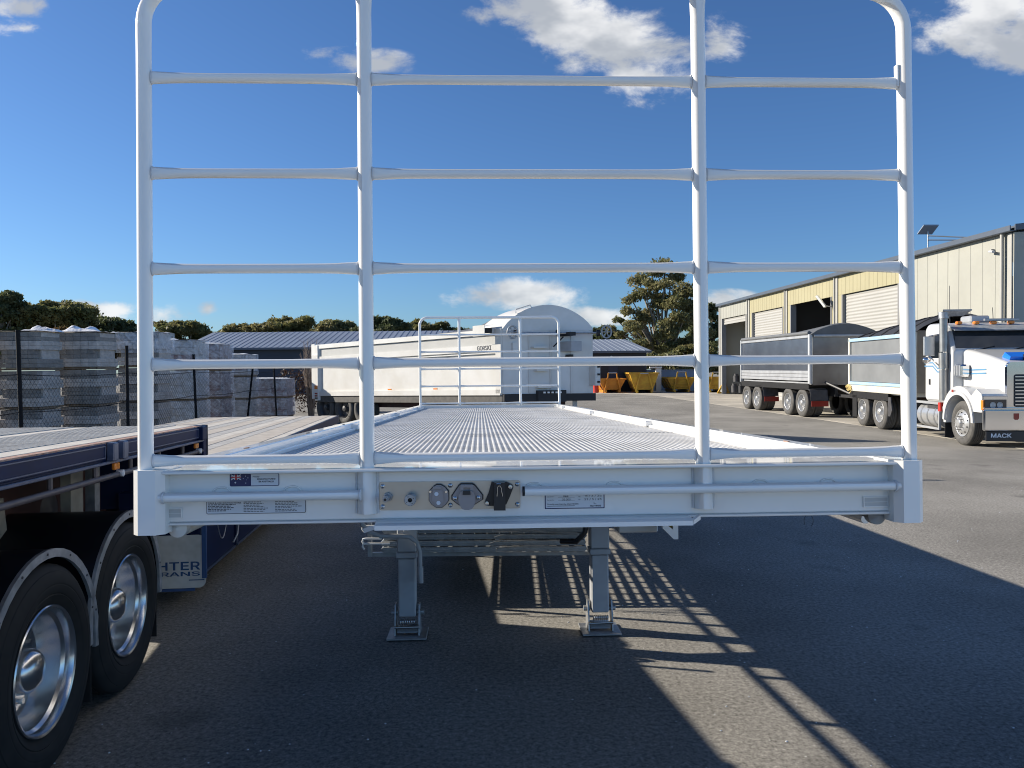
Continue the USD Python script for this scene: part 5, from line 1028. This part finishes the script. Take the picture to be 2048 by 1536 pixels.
# ================================================================== TRUCK AND DOG TRAILER AT THE RIGHT
TK = frame((10.07, 16.45, 0), (.07, 1, 0))
tk = thing('tipper_truck', 'white bonneted tipper truck with chrome bumper at the right edge', 'truck', TK)
def loft(secs):
    """skin through rings of equal point count"""
    m = MB(); k = len(secs[0]); V = np.vstack(secs); f = []
    for i in range(len(secs) - 1):
        for j in range(k): f.append((i * k + j, i * k + (j + 1) % k, (i + 1) * k + (j + 1) % k, (i + 1) * k + j))
    c0 = len(V); V = np.vstack([V, np.mean(secs[0], 0), np.mean(secs[-1], 0)])
    tri = [t_ for q in f for t_ in ((q[0], q[1], q[2]), (q[0], q[2], q[3]))] + [(c0, (j + 1) % k, j) for j in range(k)] + [(c0 + 1, len(secs) * k - k + j, len(secs) * k - k + (j + 1) % k) for j in range(k)]
    return m.add(V, tri)
def ringy(y, x0, x1, z0, z1, r, n=6):
    return np.array([(a, y, b) for a, b in rrect(x0, x1, z0, z1, r, n)])
# bonnet: narrow centre, sloping down to the front
part(tk, 'bonnet', loft([ringy(.13, .55, 1.95, 1.05, 1.84, .10), ringy(.22, .50, 2.0, 1.0, 1.90, .12), ringy(.8, .46, 2.04, .95, 2.04, .14), ringy(1.45, .42, 2.08, .95, 2.17, .14), ringy(1.62, .40, 2.1, .95, 2.19, .12)]), 'white_truck', 50)
# guards as arches over the steer wheels
for s in (0, 1):
    xa, xb = (.0, .56) if s == 0 else (1.94, 2.5)
    yc, zc = 1.05, .55; a = np.linspace(.0, PI, 19)
    outer = [(yc + .78 * math.cos(t_) - (.0), zc + .78 * math.sin(t_)) for t_ in a]
    P = [(1.75, .48), (1.66, .48)] + [(yc + .585 * math.cos(t_), zc + .585 * math.sin(t_)) for t_ in np.linspace(.05, PI - .0, 19)] + [(.44, .80), (.08, .80), (.07, 1.12), (.10, 1.2), (.30, 1.30)] + [(yc + .80 * math.cos(t_), zc + .80 * math.sin(t_)) for t_ in np.linspace(2.3, .35, 14)]
    part(tk, 'front_guard', MB().prism(P, xa + .02, xb, 'x'), 'white_truck', 40)
    P2 = [(yc + .60 * math.cos(t_), zc + .60 * math.sin(t_)) for t_ in np.linspace(.0, PI, 19)] + [(yc + .68 * math.cos(t_), zc + .68 * math.sin(t_)) for t_ in np.linspace(PI, .0, 19)]
    xo = (-.02, .0195) if s == 0 else (2.501, 2.53)
    part(tk, 'guard_flare', MB().prism(P2, *xo, 'x'), 'white_truck', 40)
    part(tk, 'inner_guard', MB().prism([(yc + .584 * math.cos(t_), zc + .584 * math.sin(t_)) for t_ in np.linspace(0, PI, 15)] + [(.47, .3), (1.6, .3)], (.45 if s == 0 else 2.0), (.5 if s == 0 else 2.05), 'x'), 'black_satin')
    xh = (.05, .50) if s == 0 else (2.0, 2.45)
    part(tk, 'lamp_surround', MB().cbox(xh[0] - .03, xh[1] + .04, .035, .069, .80, 1.16, .02), 'chrome')
    hd = part(tk, 'headlight', MB().cbox(xh[0], xh[1], .015, .0345, .85, 1.08, .015), 'glass_dark')
    for q in (.36, .68): cx = xh[0] + (xh[1] - xh[0]) * q; part(hd, 'lens', MB().rev([(0, .062), (.008, .062), (.008, .052), (.002, .045), (.004, .0)], (cx, .0145, .965), 'y', 20, -1), 'galvanised', 40)
    part(hd, 'indicator', MB().cbox(xh[0] + (-.045 if s == 0 else .43), xh[0] + (-.005 if s == 0 else .47), .02, .10, .86, 1.07, .008), 'amber')
    wheel(tk, ((.10 if s == 0 else 2.4), 1.05, .505), (-1 if s == 0 else 1), 'steer', dual=False, tyre_mat='rubber_dusty', rim_mat='bright_rim')
    part(tk, 'steer_flap', MB().box(xa + .05, xb - .1, 1.74, 1.76, .12, .5), 'rubber')
part(tk, 'repeater_lamp', MB().cbox(-.028, -.021, 1.20, 1.29, 1.20, 1.26, .003), 'red_lens')
# grille
gr = part(tk, 'grille_shell', MB().prism(rrect(.52, 1.98, .84, 1.88, .10), .05, .125, 'y'), 'chrome', 40)
part(gr, 'grille_back', MB().prism(rrect(.66, 1.84, .92, 1.62, .05), .044, .0495, 'y'), 'black_satin')
for k in range(9): z = .955 + k * .075; part(gr, 'grille_bar', MB().cbox(.68, 1.82, .030, .0435, z, z + .028, .005), 'chrome')
m = MB(); text_front(m, 'MACK', .06, 1.05, .0285, 1.655, .004, True); part(gr, 'badge', m, 'ink')
bp = part(tk, 'bumper', MB().cbox(.0, 2.5, -.05, .05, .41, .87, .03), 'chrome')
part(bp, 'bumper_top', MB().cbox(.01, 2.49, -.04, .06, .872, .91, .01), 'chrome')
for x in (.66, 1.03): part(bp, 'tow_hole', MB().prism([(x - .055, .79), (x + .055, .79), (x + .055, .68), (x + .03, .65), (x - .03, .65), (x - .055, .68)], -.054, -.0505, 'y'), 'red_lens' if x < .9 else 'black_satin')
part(bp, 'plate_recess', MB().box(.93, 1.6, -.054, -.0505, .56, .64), 'black_satin')
vl = part(tk, 'valance', MB().cbox(.06, 2.44, -.02, .02, .19, .405, .01), 'black_plastic')
m = MB(); text_front(m, 'MACK', .085, .16, -.0205, .27, .002, True, .42); part(vl, 'lettering', m, 'sticker_white')
# cab
part(tk, 'hood_seam', MB().bar((.452, 1.42, 1.60), (.53, .22, 1.52), .006, .01).bar((.60, .25, 1.905), (.62, 1.55, 2.185), .012, .008).bar((1.9, .25, 1.905), (1.88, 1.55, 2.185), .012, .008), 'body_rail')
cab = part(tk, 'cab', loft([ringy(1.64, .20, 2.30, 1.0, 2.16, .08), ringy(1.70, .18, 2.32, .92, 2.20, .08), ringy(1.95, .16, 2.34, .88, 2.72, .12), ringy(2.2, .15, 2.35, .88, 2.84, .15), ringy(2.9, .15, 2.35, .88, 2.86, .15), ringy(3.0, .17, 2.33, .9, 2.82, .15)]), 'white_truck', 45)
part(tk, 'windscreen', MB().add([(.26, 1.69, 2.17), (2.24, 1.69, 2.17), (2.18, 1.90, 2.70), (.32, 1.90, 2.70)], [(0, 1, 2, 3)]).add([(.205, 1.78, 2.2), (.26, 1.69, 2.17), (.32, 1.90, 2.70), (.215, 1.98, 2.66)], [(0, 1, 2, 3)]), 'glass_dark')
wp = part(tk, 'wiper', MB().tube((.75, 1.675, 2.18), (1.15, 1.71, 2.26), .012, 6), 'black_plastic'); part(tk, 'wiper', MB().tube((1.55, 1.675, 2.18), (1.95, 1.71, 2.26), .012, 6), 'black_plastic')
part(tk, 'sun_visor', MB().prism([(1.72, 2.66), (1.70, 2.63), (2.0, 2.74), (2.02, 2.78)], .24, 2.26, 'x'), 'gate_grey')
dr = part(tk, 'door', MB().cbox(.135, .149, 1.98, 2.88, .98, 2.2, .01), 'white_truck')
part(dr, 'side_window', MB().prism(rrect(2.06, 2.78, 2.0, 2.56, .05), .128, .134, 'x'), 'glass_dark')
part(dr, 'door_handle', MB().cbox(.115, .134, 2.66, 2.72, 1.34, 1.48, .01), 'black_plastic')
st = MB()
for dz in (0, .085): st.bar((.131, 2.97, 1.80 + dz), (.131, 2.55, 1.80 + dz), .006, .03).bar((.131, 2.55, 1.80 + dz), (.131, 2.30, 1.66 + dz), .006, .03).bar((.131, 2.30, 1.66 + dz), (.131, 1.98, 1.66 + dz), .006, .03)
for dz in (0, .085): st.bar((.415, 1.45, 1.62 + dz), (.455, .75, 1.64 + dz), .006, .03)
part(tk, 'pin_stripe', st, 'stripe_blue')
for k in range(5): part(tk, 'roof_lamp', MB().cbox(.45 + k * .4, .58 + k * .4, 2.02, 2.14, 2.80, 2.87, .02), 'amber')
part(tk, 'roof_vent', MB().cbox(.9, 1.35, 2.3, 2.8, 2.85, 3.02, .03), 'body_rail'); part(tk, 'roof_bar', MB().cbox(1.1, 1.9, 2.05, 2.12, 2.87, 2.93, .01), 'galvanised')
part(tk, 'antenna', MB().tube((.42, 2.3, 2.82), (.40, 2.3, 3.75), .008, 6), 'black_plastic'); part(tk, 'antenna', MB().tube((1.35, 2.15, 2.84), (1.33, 2.15, 3.2), .008, 6), 'black_plastic')
for s, x in ((0, -.03), (1, 2.53)):  # air intake stack on the near side, exhaust on the far side
    m = MB().tube((x + .09, 1.86, .98), (x + .09, 1.86, 1.72), .085, 16); m.tube((x + .09, 1.86, 1.74), (x + .09, 1.86, 2.12), .10, 16); m.tube((x + .09, 1.86, 2.14), (x + .09, 1.86, 2.92), .088, 16)
    part(tk, 'stack', m, 'stack_steel', 40)
    if s == 0: part(tk, 'stack_cap', MB().tube((x + .09, 1.86, 2.93), (x + .09, 1.86, 3.08), .11, 14).add([(x + .03, 1.75, 3.10), (x + .62, 1.62, 3.10), (x + .5, 1.78, 2.98), (x + .06, 1.9, 2.98), (x + .03, 1.75, 3.14), (x + .62, 1.62, 3.13)], [(0, 1, 2), (0, 2, 3), (4, 5, 1), (4, 1, 0), (4, 3, 2), (4, 2, 5)]), 'galvanised', 30)
    else: part(tk, 'stack_cap', MB().tube((x + .09, 1.86, 2.92), (x - .02, 1.86, 3.35), .088, 14), 'alloy', 40)
part(tk, 'air_cleaner', MB().cbox(.20, .42, 1.32, 1.66, 1.55, 1.84, .04), 'chrome')
for k in range(4): part(tk, 'cleaner_rib', MB().cbox(.190, .199, 1.36 + k * .07, 1.39 + k * .07, 1.58, 1.82, .004), 'body_rail')
mi = part(tk, 'mirror', MB().cbox(-.28, -.02, 2.10, 2.16, 2.05, 2.52, .02), 'bright_rim'); part(mi, 'spot_mirror', MB().ball((-.20, 2.12, 1.95), .10, 2, (1, .6, .8)), 'chrome', True); part(mi, 'mirror_arm', MB().tube((-.15, 2.13, 2.05), (.14, 2.0, 1.70), .016, 8).tube((-.15, 2.13, 2.52), (.16, 2.1, 2.58), .016, 8), 'chrome', 40)
part(tk, 'bug_shield', MB().prism([(.28, 2.0), (.32, 1.93), (.62, 1.985), (.50, 2.10)], .72, 1.78, 'x'), 'blue_plastic')
for x in (1.0, 1.25, 1.5): part(tk, 'shield_clip', MB().box(x - .012, x + .012, .25, .30, 1.93, 2.05), 'black_plastic')
# chassis, tank, steps
part(tk, 'chassis', MB().box(.85, .95, .3, 7.7, .62, .88).box(1.55, 1.65, .3, 7.7, .62, .88), 'chassis_red')
part(tk, 'step_box', MB().cbox(.16, .6, 2.05, 2.9, .66, .875, .02), 'chassis_grey')
ft = part(tk, 'fuel_tank', MB().tube((.42, 2.25, .58), (.42, 3.35, .58), .31, 24), 'bright_rim', 40)
for y in (2.45, 2.80, 3.14): part(ft, 'tank_strap', MB().rev([(-.03, .316), (.03, .316)], (.42, y, .58), 'y', 24), 'galvanised', 60)
part(ft, 'tank_frame', MB().box(.08, .13, 2.1, 3.55, .87, .93).box(.08, .13, 2.1, 3.55, .26, .31).box(.08, .13, 3.5, 3.55, .31, .87).box(.08, .13, 2.1, 2.15, .31, .87), 'body_rail')
part(tk, 'battery_box', MB().cbox(.12, .55, 3.62, 4.25, .3, .92, .02), 'chassis_grey'); part(tk, 'red_bottle', MB().tube((.07, 2.0, .72), (.07, 2.0, .93), .06, 10), 'red_paint', 40)
for y in (5.55, 6.85):
    for s, x in ((-1, .05), (1, 2.45)): wheel(tk, (x, y, .505), s, 'holes', tyre_mat='rubber_dusty', rim_mat='bright_rim')
part(tk, 'rear_flap', MB().box(.02, .66, 7.50, 7.52, .2, .95).box(.0, .03, 7.15, 7.5, .25, .92), 'rubber'); part(tk, 'front_flap', MB().prism([(4.70, .95), (4.86, .95), (4.86, .42), (4.72, .42), (4.6, .6)], .0, .03, 'x'), 'chassis_grey')
# tipper body
bx0, bx1, by0, by1, bz0, bz1 = -.02, 2.5, 3.35, 7.85, 1.10, 2.66
part(tk, 'tipper_side', MB().box(.04, .1, by0 + .08, by1 - .08, bz0 + .24, bz1 - .1).box(2.4, 2.46, by0 + .08, by1 - .08, bz0 + .24, bz1 - .1), 'body_grey')
part(tk, 'tipper_front', MB().box(.1, 2.4, by0, by0 + .06, bz0, bz1 + .06), 'body_tan')
part(tk, 'tipper_gate', MB().box(.1, 2.4, by1 - .08, by1 - .03, bz0, bz1), 'body_grey')
part(tk, 'tipper_floor', MB().box(.1, 2.4, by0 + .06, by1 - .08, bz0 - .1, bz0), 'body_cream')
for y in (by0 + .04, by1 - .08): part(tk, 'corner_post', MB().cbox(bx0, .11, y - .06, y + .07, bz0 - .05, bz1 + .03, .01), 'body_cream')
part(tk, 'front_pillar', MB().tube((.06, by0 + .35, bz0 - .02), (.06, by0 + .35, bz1 - .08), .09, 14), 'body_cream', 40)
part(tk, 'top_rail', MB().cbox(bx0, .12, by0, by1, bz1 - .10, bz1 + .0, .01), 'light_blue'); part(tk, 'top_rail', MB().cbox(2.38, 2.52, by0, by1, bz1 - .10, bz1, .01), 'light_blue')
part(tk, 'side_ledge', MB().cbox(bx0 - .01, .09, by0 + .12, by1 - .15, bz0 + .14, bz0 + .23, .01), 'light_blue')
part(tk, 'bottom_rail', MB().cbox(bx0, .10, by0 + .1, by1, bz0 - .06, bz0 + .13, .01), 'body_cream')
part(tk, 'rubber_skirt', MB().box(.0, .03, 4.85, by1 - .1, bz0 - .26, bz0 - .065), 'rubber')
us = np.linspace(0, 1, 13); m = MB(); rows = []
for y, hh in ((by0 - .1, .42), (by0 + .2, .50), (by0 + 2.4, .40), (by1, .16)): rows.append([(bx0 + .04 + (bx1 - bx0 - .08) * u, y, bz1 + .01 + hh * math.sin(PI * u) ** .8) for u in us])
for a, b in zip(rows, rows[1:]): m.strip(a, b)
part(tk, 'tarp', m, 'tarp_black', 50)
m = MB()
for k in range(5):
    y = by0 + .35 + k * .85; hh = np.interp(y, [by0, by0 + .2, by0 + 2.4, by1], [.45, .5, .4, .16]); m.path([(bx0 + .04 + (bx1 - bx0 - .08) * u, y, bz1 + .02 + hh * math.sin(PI * u) ** .8) for u in us], .025, 6)
part(tk, 'tarp_bows', m, 'tarp_black', 60)
m = MB()
for k in range(9): 
    q = rr.normal(0, .05, 3); m.path([(-.05 + q[0] * .3, by1 - .15 + q[1] + .12 * math.cos(a), bz0 + .03 + q[2] * .5 + .07 * math.sin(a)) for a in np.linspace(0, 5, 9)], .014, 5)
part(tk, 'rope_coil', m, 'rope', 60)

DG = frame((10.36, 26.75, 0), (-.06, 1, 0))
dg = thing('dog_trailer', 'polished aluminium tipping dog trailer hitched behind the tipper truck', 'trailer', DG)
L_ = 6.75; z0, z1 = 1.25, 2.92
part(dg, 'body_side', MB().box(.03, .09, .1, L_ - .08, z0 + .42, z1 - .12).box(2.4, 2.46, .1, L_ - .08, z0 + .1, z1 - .12), 'body_alloy')
for k in range(3): part(dg, 'lower_plank', MB().cbox(-.005 + .005 * (k % 2), .085, .1, L_ - .05, z0 + .04 + k * .125, z0 + .155 + k * .125, .01), 'body_rail')
part(dg, 'body_front', MB().box(.1, 2.4, .0, .06, z0 - .1, z1), 'body_front')
part(dg, 'body_rear', MB().box(.1, 2.4, L_ - .08, L_ - .02, z0, z1), 'body_rail'); part(dg, 'body_floor', MB().box(.1, 2.4, .06, L_ - .08, z0 - .08, z0), 'body_rail')
for x in (.04, 2.45): part(dg, 'corner_post', MB().tube((x, .05, z0 - .05), (x, .05, z1), .085, 14), 'body_rail', 40)
part(dg, 'rear_post', MB().cbox(-.03, .1, L_ - .1, L_, z0 - .1, z1 + .02, .01), 'body_rail')
part(dg, 'top_rail', MB().cbox(-.02, .11, .1, L_ - .11, z1 - .115, z1 - .02, .01), 'body_rail'); part(dg, 'rolled_tarp', MB().tube((.02, .1, z1 + .05), (.02, L_ - .15, z1 + .05), .07, 12), 'tarp_grey', 40)
part(dg, 'front_rail', MB().tube((.12, -.04, z1 - .05), (2.4, -.04, z1 - .05), .05, 10), 'body_rail', 40)
m = MB(); rows = []
for y, hh in ((-.06, .36), (.1, .40), (3.0, .20), (L_, .08)): rows.append([(.02 + 2.46 * u, y, z1 + hh * math.sin(PI * u) ** .75) for u in us])
m.strip([(.02 + 2.46 * u, -.06, z1 - .02) for u in us], rows[0])
for a, b in zip(rows, rows[1:]): m.strip(a, b)
part(dg, 'tarp', m, 'tarp_grey', 50)
part(dg, 'rubber_skirt', MB().box(.0, .03, .1, L_ - .1, z0 - .27, z0 - .05), 'rubber')
part(dg, 'chassis', MB().box(.8, .9, -.2, L_, .75, z0 - .081).box(1.6, 1.7, -.2, L_, .75, z0 - .081), 'black_satin')
part(dg, 'draw_bar', MB().bar((.9, .2, .8), (1.25, -1.9, .75), .1).bar((1.6, .2, .8), (1.25, -1.9, .75), .1), 'black_satin'); part(dg, 'tip_ram', MB().tube((.5, -.1, 1.25), (.9, -1.2, .85), .04, 8), 'chassis_grey', 40)
for y in (.75, 1.95, 5.0, 6.15):
    for s, x in ((-1, .04), (1, 2.46)): wheel(dg, (x, y, .505), s, 'holes', tyre_mat='rubber_dusty', rim_mat='bright_rim')
for y in (.12, 4.37):
    a = np.linspace(.1, PI * .55, 9); g_ = part(dg, 'mudguard', MB().prism([(.63 + .0 + y - .63, 1.02), (y - .12, .98), (y - .2, .62), (y - .19, .62), (y - .1, .97), (y + .65, 1.01), (y + .65, 1.03), (y, 1.04)], .0, .62, 'x'), 'chassis_grey')
    part(g_, 'mud_flap', MB().box(.02, .62, y - .225, y - .205, .41, .60), 'red_lens', label='mud flap with a red reflective strip')

# ================================================================== LITTER ON THE ASPHALT
rr = np.random.default_rng(40); m = MB()
for k in range(420):
    d = rr.uniform(2.6, 14); x = rr.uniform(-.75, .75) * d; s = rr.uniform(.002, .0055); ic = trimesh.creation.icosphere(subdivisions=0, radius=s); m.add(ic.vertices * [1.3, 1, .7] + [x, d, s * .4], ic.faces)
single('grit', m, 'sticker_white', None, None, kind='stuff')
